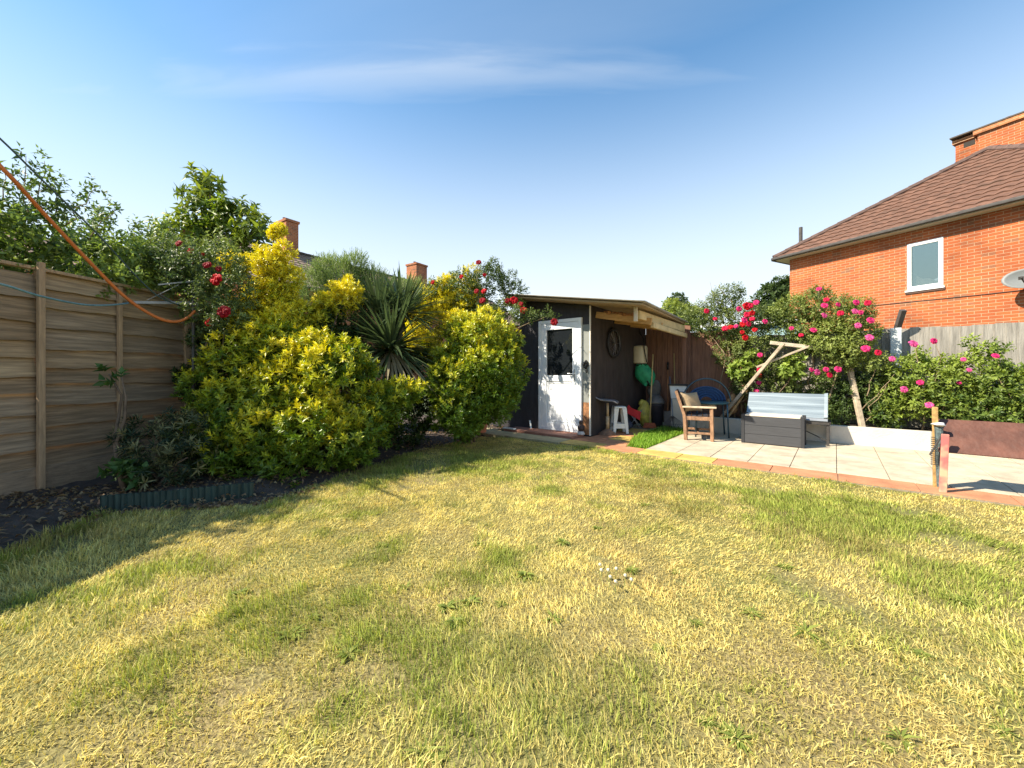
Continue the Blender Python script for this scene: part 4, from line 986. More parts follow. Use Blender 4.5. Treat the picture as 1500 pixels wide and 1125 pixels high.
nt.links.new(tr.outputs[0], mx.inputs[1]); nt.links.new(b.outputs[0], mx.inputs[2]); nt.links.new(mx.outputs[0], nt.nodes['Material Output'].inputs[0])
cu = MB(); vs = []; fs = []
for i in range(31):
    a = i / 30; t = t0_ + .05 + (t1_ - t0_ - .1) * a; s_ = .16 + .012 * math.sin(26 * a); hh = .34 + .07 * math.sin(5 * a + 1) + .03 * math.sin(14 * a)
    vs += [H(t, s_, z0_ + .06), H(t, s_ + .01, z0_ + hh)]
for i in range(30): fs.append((i * 2, i * 2 + 2, i * 2 + 3, i * 2 + 1))
cu.add(vs, fs); obj('curtain', cu, m_white, win, smooth=True)
obj('pane', mb, m, win)
mb = MB(); wbar(mb, t0_ - .03, t1_ + .03, z0_ - .0, z0_ + .045, -.05, -.003); obj('sill', mb, m_wfr, win, bevel=.005)
mb = MB(); wbar(mb, t0_ - .03, t1_ + .03, z0_ - .05, z0_ - .003, -.03, -.003); obj('sill_tiles', mb, M('sill_dark', (.10, .055, .04), .8, 6, .2, .1), win)
# chimney
mc = MB(); 
def hb(mb, ta, tb, sa, sb, za, zb): mb.hexa([H(ta, sa, za), H(tb, sa, za), H(tb, sb, za), H(ta, sb, za), H(ta, sa, zb), H(tb, sa, zb), H(tb, sb, zb), H(ta, sb, zb)])
hb(mc, 3.2, 5.0, 4.05, 4.75, 6.6, 8.48); hb(mc, 2.7, 3.195, 4.16, 4.7, 6.6, 8.46)
chm = obj('chimney', mc, m_brick, roof)
mb = MB(); hb(mb, 3.12, 5.06, 3.98, 4.82, 8.485, 8.62); hb(mb, 2.64, 3.115, 4.1, 4.76, 8.465, 8.58); obj('chimney_cap', mb, brickmat('brick_cap', (wd + ni) * 3, (.5, .22, .09), (.33, .13, .06), (.55, .4, .26), (.2, .1, .05)), chm)
mb = MB(); hb(mb, 2.62, 5.08, 3.96, 4.84, 8.622, 8.66); obj('chimney_slab', mb, M('cap_lead', (.09, .075, .06), .8, 6, .3, .3), chm)
mb = MB(); hb(mb, 2.88, 3.12, 4.15, 4.158, 8.27, 8.42); obj('vent', mb, M('vent_dark', (.03, .025, .02), .8, 6, .2, 0), chm)
for k, t in enumerate((3.75, 4.4)):
    mb = MB(); mb.lathe([(.12, 8.66), (.13, 8.7), (.10, 8.78), (.12, 8.80)], H(t, 4.4, 0), 14); obj('chimney_pot', mb, m_tile, chm, smooth=True)
mb = MB(); mb.tube([H(-.12, .88, .2), H(-.12, .88, 6.2)], .055, 10); obj('soil_pipe', mb, m_iron, house, smooth=True)
mb = MB(); mb.tube([H(.02, -.012, 3.08), H(2.2, -.012, 3.05), H(4.2, -.012, 3.0), H(7.0, -.012, 2.98)], .009, 6); obj('cable', mb, m_iron, house)
# satellite dish
dc = H(5.03, -.36, 3.2)
ds = thing('satellite_dish', H(5.08, -.02, 3.05), 'grey oval satellite dish mounted on the brick wall at the right', 'satellite dish')
dn = Vector((-.76, -.62, .24)).normalized(); dx = dn.cross(Vector((0, 0, 1))).normalized(); dy = dx.cross(dn)
mb = MB(); vs = [dc - dn * .07]; fs = []
for i in range(1, 7):
    for k in range(28):
        a = 2 * PI * k / 28; r_ = i / 6; vs.append(dc + dx * (.39 * r_ * math.cos(a)) + dy * (.235 * r_ * math.sin(a)) + dn * (-.07 + .07 * r_ * r_))
for k in range(28): fs.append((0, 1 + k, 1 + (k + 1) % 28))
for i in range(5):
    for k in range(28): q = 1 + i * 28; fs.append((q + k, q + 28 + k, q + 28 + (k + 1) % 28, q + (k + 1) % 28))
mb.add(vs, fs); o_ = obj('dish', mb, M('dish_grey', (.17, .18, .175), .5, 4, .1, .05), ds, smooth=True); o_.modifiers.new('s', 'SOLIDIFY').thickness = .008
lnb = dc + dn * .30 - dy * .10 + dx * .12
mb = MB(); mb.tube([dc - dy * .27 - dn * .02, lnb], .014, 8); mb.bar(lnb - dn * .02, lnb - dn * .09 + dy * .03, .075, .07); obj('receiver_arm', mb, m_iron, ds, bevel=.004)
mb = MB(); mb.tube([dc - dn * .075, H(5.08, -.2, 3.1), H(5.08, -.004, 3.1)], .02, 8); obj('wall_bracket', mb, m_iron, ds)

# ------------------------------------------------------------------ houses at the left
td = Vector((.553, .833, 0)); tn = Vector((.833, -.553, 0))   # along the terrace, and towards the garden
m_brick2 = brickmat('brick_left', (td + tn), (.42, .15, .06), (.35, .11, .05), (.45, .33, .22), (.2, .1, .06))
m_tile2 = M('roof_tile_grey', (.23, .165, .12), .85, 5, .3, .2)
def terrace(P0, length, half, ezv, rzv, tile, label, chims, hip=True):
    """P0 = eave corner nearest the viewer on the garden side"""
    P0 = Vector(P0); E = lambda a, b_, z: P0 + td * a - tn * b_ + Vector((0, 0, z))
    t = thing('terraced_house', E(length / 2, half, 0), label, 'house')
    mb = MB(); mb.hexa([E(.3, .3, 0), E(length - .3, .3, 0), E(length - .3, 2 * half - .3, 0), E(.3, 2 * half - .3, 0), E(.3, .3, ezv), E(length - .3, .3, ezv), E(length - .3, 2 * half - .3, ezv), E(.3, 2 * half - .3, ezv)]); obj('wall', mb, m_brick2, t)
    h = half if hip else 0
    R0, R1 = E(h, half, rzv), E(length - h, half, rzv)
    mb = MB(); tiles(mb, E(0, 0, ezv), E(length, 0, ezv), R0, R1, .34, .33); tiles(mb, E(length, 2 * half, ezv), E(0, 2 * half, ezv), R1, R0, .34, .33)
    if hip: tiles(mb, E(0, 2 * half, ezv), E(0, 0, ezv), R0, R0, .34, .33); tiles(mb, E(length, 0, ezv), E(length, 2 * half, ezv), R1, R1, .34, .33)
    r = obj('roof', mb, tile, t)
    mb = MB(); n = int((R1 - R0).length / .4)
    for k in range(n): mb.tube([R0.lerp(R1, k / n) + Vector((0, 0, .05)), R0.lerp(R1, (k + 1.05) / n) + Vector((0, 0, .035))], .09, 8)
    obj('ridge_tiles', mb, M('ridge_dark', (.07, .06, .055), .85, 6, .3, .2), r)
    mb = MB(); mb.bar(E(0, -.06, ezv - .03), E(length, -.06, ezv - .03), .1, .09); obj('gutter', mb, m_iron, t)
    for (a, ln, dp, zt) in chims:
        mb = MB(); mb.hexa([E(a, half - dp / 2, rzv - 1), E(a + ln, half - dp / 2, rzv - 1), E(a + ln, half + dp / 2, rzv - 1), E(a, half + dp / 2, rzv - 1), E(a, half - dp / 2, zt - .12), E(a + ln, half - dp / 2, zt - .12), E(a + ln, half + dp / 2, zt - .12), E(a, half + dp / 2, zt - .12)])
        cm = obj('chimney', mb, m_brick2, r); e = .05
        mb = MB(); mb.hexa([E(a - e, half - dp / 2 - e, zt - .118), E(a + ln + e, half - dp / 2 - e, zt - .118), E(a + ln + e, half + dp / 2 + e, zt - .118), E(a - e, half + dp / 2 + e, zt - .118), E(a - e, half - dp / 2 - e, zt), E(a + ln + e, half - dp / 2 - e, zt), E(a + ln + e, half + dp / 2 + e, zt), E(a - e, half + dp / 2 + e, zt)]); obj('chimney_cap', mb, m_brick2, cm)
        for k in range(2):
            mb = MB(); mb.lathe([(.1, 0), (.11, .05), (.085, .16), (.1, .18)], E(a + ln * (.3 + .4 * k), half, zt), 10); obj('chimney_pot', mb, m_tile, cm)
    return t
# ridge passes above (440,372) and (610,415) at 7.5 m
Rm = Q(440, 373, 21.0); Rm.z = 0
base = Rm - td * 5.0 + tn * 4.0
terrace(base, 9.2, 4.0, 4.9, 7.45, m_tile2, 'left hand terraced house whose brick chimney rises behind the golden shrub', [(4.0, .62, 1.05, 8.95)], hip=False)
base2 = base + td * 9.25
terrace(base2, 13.0, 4.0, 4.9, 7.45, m_tile2, 'farther terraced house with a brick chimney showing above the spiky palm', [(3.5, 1.0, 1.0, 8.75)], hip=False)
m_pink = M('roof_tile_pink', (.34, .22, .16), .85, 5, .3, .2)
terrace(Vector((-14.6, 14.0, 0)) - td * 9.0, 9.0, 3.6, 4.8, 7.9, m_pink, 'near left house with a pinkish tiled roof behind the climbing plants', [])

# neighbour's pale shed behind the roses
ns = thing('neighbour_shed', U(1.7, 4.6, 0), 'small pale teal outbuilding with a white roof glimpsed behind the roses', 'shed')
mb = MB(); mb.ubox(.9, 2.7, 4.1, 5.4, 0, 2.2); obj('wall', mb, M('teal_wall', (.28, .42, .42), .8, 4, .15, .1), ns)
mb = MB(); mb.hexa([U(.8, 4.0, 2.21), U(2.8, 4.0, 2.21), U(2.8, 5.5, 2.32), U(.8, 5.5, 2.32), U(.8, 4.0, 2.27), U(2.8, 4.0, 2.27), U(2.8, 5.5, 2.38), U(.8, 5.5, 2.38)]); obj('roof', mb, M('white_roof', (.75, .75, .73), .6, 4, .1, .1), ns)

# ------------------------------------------------------------------ plants
def stems(pairs, mat, parent, name='stem', n=7):
    mb = MB()
    for pts, r in pairs: mb.tube(pts, r, n)
    return obj(name, mb, mat, parent, smooth=True)
def bent(a, b_, r, k=5, w=.06, seed=0):
    rr = random.Random(seed); a, b_ = Vector(a), Vector(b_)
    pts = [a.lerp(b_, i / k) + (Vector((rr.uniform(-w, w), rr.uniform(-w, w), 0)) if 0 < i < k else Vector()) for i in range(k + 1)]
    return (pts, [r * (1 - .7 * i / k) for i in range(k + 1)])
def bl(px, py, Y, r): return (tuple(Q(px, py, Y)), r)
def blv(px, py, v, r): return (tuple(PV(px, py, v)), r)

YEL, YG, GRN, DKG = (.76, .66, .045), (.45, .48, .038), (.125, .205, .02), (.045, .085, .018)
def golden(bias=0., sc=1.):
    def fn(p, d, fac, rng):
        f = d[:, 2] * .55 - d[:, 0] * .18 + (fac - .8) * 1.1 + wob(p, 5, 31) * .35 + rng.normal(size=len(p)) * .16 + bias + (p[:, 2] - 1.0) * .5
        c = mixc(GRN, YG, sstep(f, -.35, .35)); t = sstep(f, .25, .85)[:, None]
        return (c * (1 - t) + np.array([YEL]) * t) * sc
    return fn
def greens(a, b_, seed=1, f=6):
    def fn(p, d, fac, rng):
        t = np.clip(.5 + .45 * wob(p, f, seed) + .3 * d[:, 2] + rng.normal(size=len(p)) * .2, 0, 1)
        return mixc(a, b_, t)
    return fn

def clumps(blobs, seed, m=9, rs=.46, dist=.66):
    rr = np.random.default_rng(seed); out = []
    for c, r in blobs:
        if r < .16: out.append((c, r)); continue
        out.append((c, r * .62))
        off = rr.uniform(0, 6.28)
        for i in range(m):
            z = 1 - 2 * (i + .5) / m; a = off + i * 2.4; q = math.sqrt(1 - z * z); f = dist * rr.uniform(.8, 1.2)
            out.append(((c[0] + math.cos(a) * q * r * f, c[1] + math.sin(a) * q * r * f, c[2] + z * r * f), r * rs * rr.uniform(.75, 1.2)))
    return out
def shrub(name, label, blobs, base, n, k, ll, lw, sl_, col, seed, mat='leaf', cat='shrub', ns=8, group=None, clump=0, **kw):
    t = thing(name, base, label, cat, group)
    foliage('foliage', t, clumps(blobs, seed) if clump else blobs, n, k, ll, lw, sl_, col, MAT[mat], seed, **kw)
    rr = random.Random(seed); prs = []
    for i in range(ns):
        b_ = blobs[i % len(blobs)]; c = Vector(b_[0])
        prs.append(bent(Vector(base) + Vector((rr.uniform(-.1, .1), rr.uniform(-.1, .1), 0)), c, .022, 5, .07, i + seed))
    stems(prs, MAT['bark'], t, 'trunk')
    return t

g1 = [bl(370, 610, 4.5, .6), bl(450, 565, 4.6, .58), bl(535, 608, 4.85, .38), bl(335, 560, 4.6, .38), bl(440, 640, 4.3, .48), bl(492, 527, 4.75, .28), bl(385, 525, 4.7, .4),
      bl(585, 582, 5.0, .22), bl(610, 572, 5.05, .1), bl(560, 590, 4.9, .22), bl(352, 655, 4.2, .4), bl(520, 645, 4.6, .4), bl(400, 490, 4.8, .25), bl(452, 508, 4.7, .2), bl(528, 548, 4.9, .2)]
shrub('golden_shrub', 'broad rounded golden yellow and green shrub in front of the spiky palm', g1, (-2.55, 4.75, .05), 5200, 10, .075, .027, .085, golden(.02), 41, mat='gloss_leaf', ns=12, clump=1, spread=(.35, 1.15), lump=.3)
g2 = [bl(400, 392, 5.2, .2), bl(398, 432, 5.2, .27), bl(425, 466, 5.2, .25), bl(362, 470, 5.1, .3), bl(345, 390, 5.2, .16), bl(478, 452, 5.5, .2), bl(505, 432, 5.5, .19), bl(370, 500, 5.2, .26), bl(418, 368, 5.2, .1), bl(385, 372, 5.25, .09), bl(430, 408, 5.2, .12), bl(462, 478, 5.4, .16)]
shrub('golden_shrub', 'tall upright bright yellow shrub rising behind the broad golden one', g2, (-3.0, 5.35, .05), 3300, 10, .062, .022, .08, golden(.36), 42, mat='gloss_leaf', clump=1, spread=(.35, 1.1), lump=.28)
g2b = [bl(409, 338, 5.6, .08), bl(402, 345, 5.6, .06)]
shrub('golden_shrub', 'single yellow sprig standing up against the left brick chimney', g2b, tuple(Q(420, 600, 5.6)), 260, 9, .04, .015, .05, golden(.4), 43, ns=2)
g3 = [bl(690, 560, 5.95, .62), bl(676, 598, 5.75, .44), bl(722, 545, 5.95, .46), bl(662, 540, 5.95, .36), bl(700, 500, 6.05, .45), bl(732, 505, 5.95, .28), bl(685, 612, 5.65, .28), bl(725, 580, 5.85, .35)]
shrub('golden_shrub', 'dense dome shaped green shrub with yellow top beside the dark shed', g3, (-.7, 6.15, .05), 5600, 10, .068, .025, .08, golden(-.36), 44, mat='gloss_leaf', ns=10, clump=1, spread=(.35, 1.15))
g4 = [bl(622, 450, 7.35, .34), bl(665, 475, 7.25, .32), bl(690, 402, 7.55, .15), bl(655, 418, 7.55, .2), bl(615, 500, 7.25, .36), bl(648, 440, 7.45, .3), bl(690, 440, 7.45, .3)]
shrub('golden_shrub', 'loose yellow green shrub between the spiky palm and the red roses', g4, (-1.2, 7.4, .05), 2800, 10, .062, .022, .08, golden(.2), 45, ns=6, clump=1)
# feathery pale green shrub and dark fillers behind
fb = [bl(500, 412, 6.2, .36), bl(462, 425, 6.1, .3), bl(545, 440, 6.3, .3), bl(520, 390, 6.2, .18), bl(585, 440, 6.6, .3), bl(480, 398, 6.2, .2), bl(545, 412, 6.4, .2), bl(605, 430, 6.7, .2)]
shrub('feathery_shrub', 'airy pale green shrub with fine leaves behind the golden shrubs', fb, (-2.7, 6.4, .05), 3000, 12, .05, .009, .14, greens((.13, .2, .06), (.30, .37, .12), 3), 46, ns=8, up=1.1, spread=(.2, .6), inner=.2)
db = [bl(470, 500, 5.7, .5), bl(545, 530, 6.0, .55), bl(610, 560, 6.2, .5), bl(500, 470, 5.8, .4), bl(580, 620, 6.0, .5), bl(450, 560, 5.5, .5), bl(330, 500, 4.95, .35), bl(300, 560, 4.9, .3), bl(330, 600, 4.9, .35), bl(300, 640, 4.7, .3)]
shrub('laurel_shrub', 'dark green leafy shrub filling the gap behind the spiky palm', db, (-2.2, 6.0, .05), 4200, 7, .075, .03, .07, greens((.03, .06, .014), (.075, .12, .03), 4), 47, ns=8)

# spiky palm (long sword leaves radiating from two heads)
def sword(name, parent, heads, seed):
    rng = np.random.default_rng(seed); VV, FN, II, CC = [], [], [], []; base = 0
    for (c, n, L, low) in heads:
        for i in range(n):
            az = rng.uniform(0, 6.28); el = math.asin(rng.uniform(low, 1.0)); ln = L * rng.uniform(.75, 1.12)
            d = np.array([math.cos(az) * math.cos(el), math.sin(az) * math.cos(el), math.sin(el)])
            s = np.cross(d, [0, 0, 1.]); s /= max(np.linalg.norm(s), 1e-6); w0 = rng.uniform(.013, .021); bendv = rng.uniform(.05, .35) * (1 - max(0, math.sin(el)) * .8)
            nseg = 5; pts = []
            for k in range(nseg + 1):
                t = k / nseg; p = np.array(c) + d * (ln * t + .03) + np.array([0, 0, -1.]) * (bendv * ln * t ** 2.2)
                w = w0 * (.55 + 1.2 * t * (1 - t) * 1.8) * (1 - t ** 5)
                up = np.cross(s, d); pts += [p - s * w + up * w * .35, p, p + s * w + up * w * .35]
            VV += pts
            for k in range(nseg):
                q = base + k * 3
                for a in (0, 1): FN.append(4); II += [q + a, q + a + 1, q + a + 4, q + a + 3]
            base += len(pts)
            col = np.array([.085, .12, .05]) * rng.uniform(.7, 1.3) if el > -.35 else np.array([.36, .31, .19]) * rng.uniform(.7, 1.2)
            CC += [col] * len(pts)
    return raw_mesh(name, np.array(VV), np.array(FN), np.array(II), np.array(CC), MAT['gloss_leaf'], parent)
hc1 = Q(572, 512, 5.75); hc2 = Q(590, 462, 6.1)
pl = thing('spiky_palm', (hc1.x, hc1.y + .1, .05), 'spiky cordyline palm with long sword shaped leaves between the golden shrubs', 'palm')
sword('foliage', pl, [(tuple(hc1), 320, .92, -.8), (tuple(hc2), 190, .82, -.3), (tuple(Q(556, 462, 5.9)), 90, .70, .45)], 8)
stems([([Vector((hc1.x, hc1.y + .1, .05)), hc1 + Vector((.02, .03, -.5)), hc1], [.07, .055, .05]), ([hc1 + Vector((.02, .03, -.5)), hc2], [.05, .04])], MAT['bark'], pl, 'trunk')

# cherry tree beyond the fence
cb = [bl(290, 285, 6.5, .18), bl(298, 325, 6.5, .3), bl(345, 325, 6.5, .3), bl(376, 335, 6.4, .2), bl(330, 365, 6.5, .36), bl(289, 265, 6.5, .12), bl(260, 350, 6.5, .3), bl(320, 300, 6.6, .2), bl(310, 270, 6.5, .1)]
ct_ = thing('cherry_tree', (-5.0, 6.6, 0), 'young tree with large drooping leaves above the left fence', 'tree')
foliage('crown', ct_, cb, 270, 8, .17, .065, .15, greens((.08, .14, .025), (.30, .35, .06), 5), MAT['leaf'], 51, up=.2, droop=.45, spread=(.6, 1.5), inner=.3)
stems([bent((-5.0, 6.6, 0), Q(305, 330, 6.5), .05, 6, .05, 1)] + [bent(Q(315, 400, 6.5), Vector(b_[0]), .018, 4, .05, i) for i, b_ in enumerate(cb)], MAT['bark'], ct_, 'trunk')

# climber along the top of the left fence
rv = random.Random(12); vb = []; y = 2.5
while y < 5.6:
    x_ = fenceX(y) - .28; 
    vb.append(((x_, y, 2.30 + rv.uniform(-.12, .12)), rv.uniform(.22, .33)))
    if rv.random() < .55: vb.append(((x_ - .45, y + .1, 2.52 + rv.uniform(-.2, .15)), rv.uniform(.16, .28)))
    y += .17
vb += [((fenceX(3.0) + .12, 3.0, 2.05), .16), ((fenceX(4.2) + .05, 4.2, 2.1), .14), ((fenceX(4.9) + .06, 4.9, 2.1), .2), ((fenceX(2.75) + .2, 2.72, 1.9), .16)]
cl = thing('climbing_plant', (fenceX(4) - .2, 4.0, .1), 'tangled green climber spilling over the top of the left fence', 'climber')
foliage('foliage', cl, vb, 1700, 7, .09, .042, .14, greens((.075, .13, .03), (.30, .38, .09), 6, 4), MAT['leaf'], 52, up=.35, spread=(.6, 1.4), inner=.35, lump=.25)
sprs = []
for i, (px, py, px2, py2, Y) in enumerate([(35, 330, 38, 228, 3.7), (50, 320, 65, 236, 3.8), (95, 330, 140, 275, 4.0), (80, 330, 88, 270, 3.9), (130, 360, 168, 300, 4.3), (145, 340, 150, 310, 4.4), (10, 320, 5, 245, 3.6), (195, 370, 200, 330, 4.8), (215, 370, 232, 335, 4.9), (240, 380, 250, 330, 5.0)]):
    sprs.append((Q(px, py, Y), Q(px2, py2, Y)))
stems([bent(a, b_, .007, 5, .03, i) for i, (a, b_) in enumerate(sprs)] + [bent((fenceX(y0) - .3, y0, .1), (fenceX(y0) - .3, y0 + .2, 2.5), .02, 5, .1, 70 + i) for i, y0 in enumerate((3.0, 3.6, 4.3, 5.0))], MAT['twig'], cl)
sb = []
for a, b_ in sprs:
    for k in range(6): sb.append((tuple(a.lerp(b_, k / 5)), .075 - .006 * k))
foliage('sprig', cl, sb, 420, 5, .065, .028, .09, greens((.06, .11, .03), (.2, .27, .07), 8, 4), MAT['leaf'], 53, up=.4, spread=(.7, 1.5), inner=.1)

# rose flower
def rose_mesh(name, col, seed):
    rng = random.Random(seed); V = []; Fs = []; C = []
    rings = [(-.1, 1.1, 4, .40), (.12, 1.0, 5, .5), (.38, .8, 6, .58), (.6, .5, 7, .62), (.85, .15, 7, .62)]
    for (rad, tilt, n, sz) in rings:
        for k in range(n):
            az = 2 * PI * k / n + rng.uniform(-.3, .3) + rad * 3
            o = len(V); sh = rng.uniform(.75, 1.2)
            for i in range(4):
                for j in range(4):
                    a = (j / 3 - .5) * 2; t = i / 3
                    w = sz * .6 * math.sin(PI * (.18 + .62 * t)); tl = tilt - .45 * t * t
                    r = rad * .35 + t * sz * math.cos(tl); z = t * sz * math.sin(tl) - .25 + .10 * (1 - a * a) * (t > .4) - .12 * (rad > .8)
                    x, y = r - .12 * a * a * t, a * w
                    V.append((x * math.cos(az) - y * math.sin(az), x * math.sin(az) + y * math.cos(az), z + .05 * math.sin(7 * a + az)))
                    C.append([c * sh * (.7 + .4 * t) for c in col])
            for i in range(3):
                for j in range(3): q = o + i * 4 + j; Fs += [q, q + 1, q + 5, q + 4]
    me_o = raw_mesh(name, np.array(V), np.full(len(Fs) // 4, 4), np.array(Fs), np.array(C), MAT['petal'], None, smooth=True)
    me = me_o.data; bpy.data.objects.remove(me_o); return me
RED = [rose_mesh('rose_red', (.50, .006, .012), 1), rose_mesh('rose_red', (.30, .006, .012), 2)]
PINK = [rose_mesh('rose_pink', (.62, .03, .16), 3), rose_mesh('rose_pink', (.72, .10, .30), 4), rose_mesh('rose_crimson', (.58, .012, .06), 5)]
def rose(parent, p, r, me, seed):
    rr = random.Random(seed); o = bpy.data.objects.new('rose_flower', me); COL.objects.link(o); o.parent = parent
    o.location = Vector(p) - wloc(parent); o.scale = (r * .95,) * 3
    dirv = Vector((rr.uniform(-.7, .3), -1 + rr.uniform(-.3, .3), rr.uniform(.1, 1.0))).normalized()
    o.rotation_euler = dirv.to_track_quat('Z', 'Y').to_euler(); return o

def rosebush(label, blobs, base, n, col, roses, mes, seed, canes, ll=.05, lw=.026, k=6, inner=.35, extra=None, big=1.12, **kw):
    t = thing('rose_bush', base, label, 'rose bush')
    foliage('foliage', t, blobs, n, k, ll, lw, .10, col, MAT['leaf'], seed, up=.45, spread=(.6, 1.35), inner=inner, lump=.2, **kw)
    if extra: foliage('foliage', t, extra[0], extra[1], k, ll, lw, .10, col, MAT['leaf'], seed + 500, up=.45, spread=(.6, 1.35), inner=.3)  # extra: hidden leaf mass added for the shade it casts
    stems(canes, MAT['twig'], t)
    for i, (p, r) in enumerate(roses): rose(t, p, r * big, mes[(i * 7 + seed) % len(mes)], seed * 100 + i)
    return t
ROSEG = greens((.055, .095, .025), (.17, .215, .055), 9, 6)
rl = [bl(280, 400, 4.55, .24), bl(312, 432, 4.5, .2), bl(250, 378, 4.7, .24), bl(318, 385, 4.7, .26), bl(332, 470, 4.45, .16), bl(288, 460, 4.5, .13), bl(265, 420, 4.6, .16), bl(235, 395, 4.75, .2), bl(300, 500, 4.6, .14), bl(340, 430, 4.6, .2)]
rosebush('climbing rose with large red flowers at the far end of the left fence', rl, (-3.85, 4.9, .08), 1500, greens((.07, .11, .035), (.23, .28, .08), 9, 6), [(Q(260, 355, 4.5), .035), (Q(277, 366, 4.5), .03), (Q(302, 386, 4.42), .042), (Q(313, 408, 4.35), .062), (Q(325, 455, 4.25), .062), (Q(303, 471, 4.35), .045), (Q(319, 393, 4.45), .03), (Q(296, 372, 4.5), .02)], RED, 61, big=1.4, canes=
         [bent((-3.85, 4.9, .08), Q(290, 420, 4.6), .018, 7, .08, 1), bent(Q(290, 480, 4.6), Q(260, 380, 4.65), .012, 5, .05, 2), bent(Q(300, 520, 4.6), Q(325, 440, 4.5), .012, 5, .05, 3), bent((-3.8, 4.8, .08), Q(330, 480, 4.5), .014, 6, .06, 4)])
SHADE = [((-.62, 7.55, 2.15), .25), ((-.95, 7.5, 2.35), .3), ((-.35, 7.6, 1.85), .22), ((-.75, 7.5, 1.5), .3), ((-.55, 7.62, .9), .28), ((-.3, 7.6, 2.25), .2), ((-1.1, 7.45, 1.9), .3)]  # unseen leaf masses added to shade the wall left of the door
r2 = [bl(715, 412, 7.35, .28), bl(755, 432, 7.35, .2), bl(690, 432, 7.25, .24), bl(738, 455, 7.15, .18), bl(708, 458, 7.20, .18), bl(676, 415, 7.30, .22), bl(745, 415, 7.40, .18), bl(798, 458, 6.50, .07), bl(780, 465, 6.60, .08), bl(812, 466, 6.40, .05), bl(760, 462, 6.65, .13), bl(640, 425, 7.30, .2), bl(722, 395, 7.40, .14)]
rosebush('climbing rose with red flowers reaching over the shed roof corner', r2, (-.5, 7.1, .08), 1500, ROSEG, [(Q(675, 405, 7.00), .04), (Q(701, 383, 7.15), .05), (Q(710, 402, 7.05), .035), (Q(697, 426, 6.85), .045), (Q(708, 425, 6.85), .05), (Q(706, 439, 6.80), .055), (Q(753, 439, 6.95), .07), (Q(743, 440, 6.95), .05), (Q(767, 453, 6.80), .062), (Q(812, 471, 6.30), .058), (Q(633, 413, 7.05), .04), (Q(762, 445, 6.85), .045)], RED, 62, big=1.3, canes=
         [bent((-.5, 7.1, .08), Q(715, 450, 7.25), .022, 7, .07, 5), bent(Q(735, 490, 7.10), Q(805, 462, 6.75), .013, 5, .03, 6), bent(Q(805, 462, 6.75), Q(814, 472, 6.70), .008, 3, .01, 6), bent(Q(700, 470, 7.15), Q(701, 385, 7.20), .012, 5, .04, 7), bent(Q(720, 470, 7.15), Q(750, 430, 7.25), .012, 5, .04, 8)], extra=(SHADE, 1500))

# roses on the right, behind the white wall
RA = [blv(1040, 455, 2.5, .24), blv(1062, 440, 2.6, .26), blv(1085, 470, 2.5, .28), blv(1110, 470, 2.5, .28), blv(1060, 475, 2.5, .3), blv(1030, 480, 2.55, .2), blv(1100, 510, 2.4, .3), blv(1070, 520, 2.5, .26), blv(1092, 565, 2.3, .25), blv(1120, 550, 2.3, .22), blv(1075, 430, 2.7, .16), blv(1140, 490, 2.5, .24), blv(1018, 462, 2.7, .2), blv(1005, 455, 2.9, .16), blv(1150, 570, 2.45, .28), blv(1110, 595, 2.35, .2), blv(1135, 540, 2.5, .2)]
pa = lambda l, v: [(PV(a, b_, v), r) for a, b_, r in l]
ra = pa([(1036, 455, .05), (1096, 447, .075), (1108, 442, .05), (1095, 460, .055), (1103, 458, .05), (1092, 468, .055), (1102, 466, .045), (1088, 474, .055), (1078, 477, .04), (1062, 480, .055), (1093, 494, .055), (1114, 519, .045), (1113, 540, .05), (1113, 549, .04), (1108, 572, .045), (1100, 447, .05), (1070, 478, .05), (1084, 452, .05), (1098, 474, .05), (1088, 486, .04), (1122, 470, .045), (1048, 466, .04), (1106, 482, .045), (1112, 560, .04)], 2.12)
rosebush('leggy dark rose with crimson flowers beside the lean-to and the brown fence', RA, tuple(U(1.95, 2.4, .26)), 3000, greens((.06, .095, .028), (.21, .255, .065), 10, 6), ra, PINK[2:] + [RED[0]] + PINK[:1], 63, big=1.3, canes=
         [bent(U(1.9, 2.4, .26), PV(1090, 480, 2.5), .02, 7, .1, 9), bent(U(1.8, 2.4, .26), PV(1055, 450, 2.55), .018, 7, .1, 10), bent(PV(1060, 475, 2.5), PV(1040, 412, 2.6), .008, 5, .03, 11), bent(PV(1080, 455, 2.5), PV(1052, 416, 2.6), .007, 5, .03, 12), bent(U(2.1, 2.35, .26), PV(1120, 500, 2.4), .018, 7, .08, 13), bent(PV(1048, 598, 2.2), PV(1063, 522, 2.3), .011, 5, .02, 14), bent(PV(1063, 522, 2.3), PV(1040, 492, 2.4), .008, 4, .02, 15), bent(PV(1080, 600, 2.3), PV(1100, 540, 2.4), .01, 5, .05, 16), bent(PV(1075, 600, 2.3), PV(1110, 560, 2.3), .01, 5, .05, 17)])
RB = [blv(1215, 512, 2.15, .16), blv(1240, 520, 2.2, .17), blv(1200, 505, 2.15, .12), blv(1160, 455, 2.4, .26), blv(1190, 450, 2.4, .28), blv(1220, 460, 2.4, .3), blv(1245, 470, 2.4, .28), blv(1180, 480, 2.4, .28), blv(1215, 495, 2.3, .3), blv(1250, 510, 2.35, .28), blv(1265, 490, 2.4, .22), blv(1140, 465, 2.5, .2), blv(1230, 530, 2.3, .2), blv(1190, 500, 2.35, .2), blv(1262, 455, 2.4, .16), blv(1200, 432, 2.4, .12), blv(1275, 530, 2.3, .2), blv(1205, 555, 2.25, .15)]
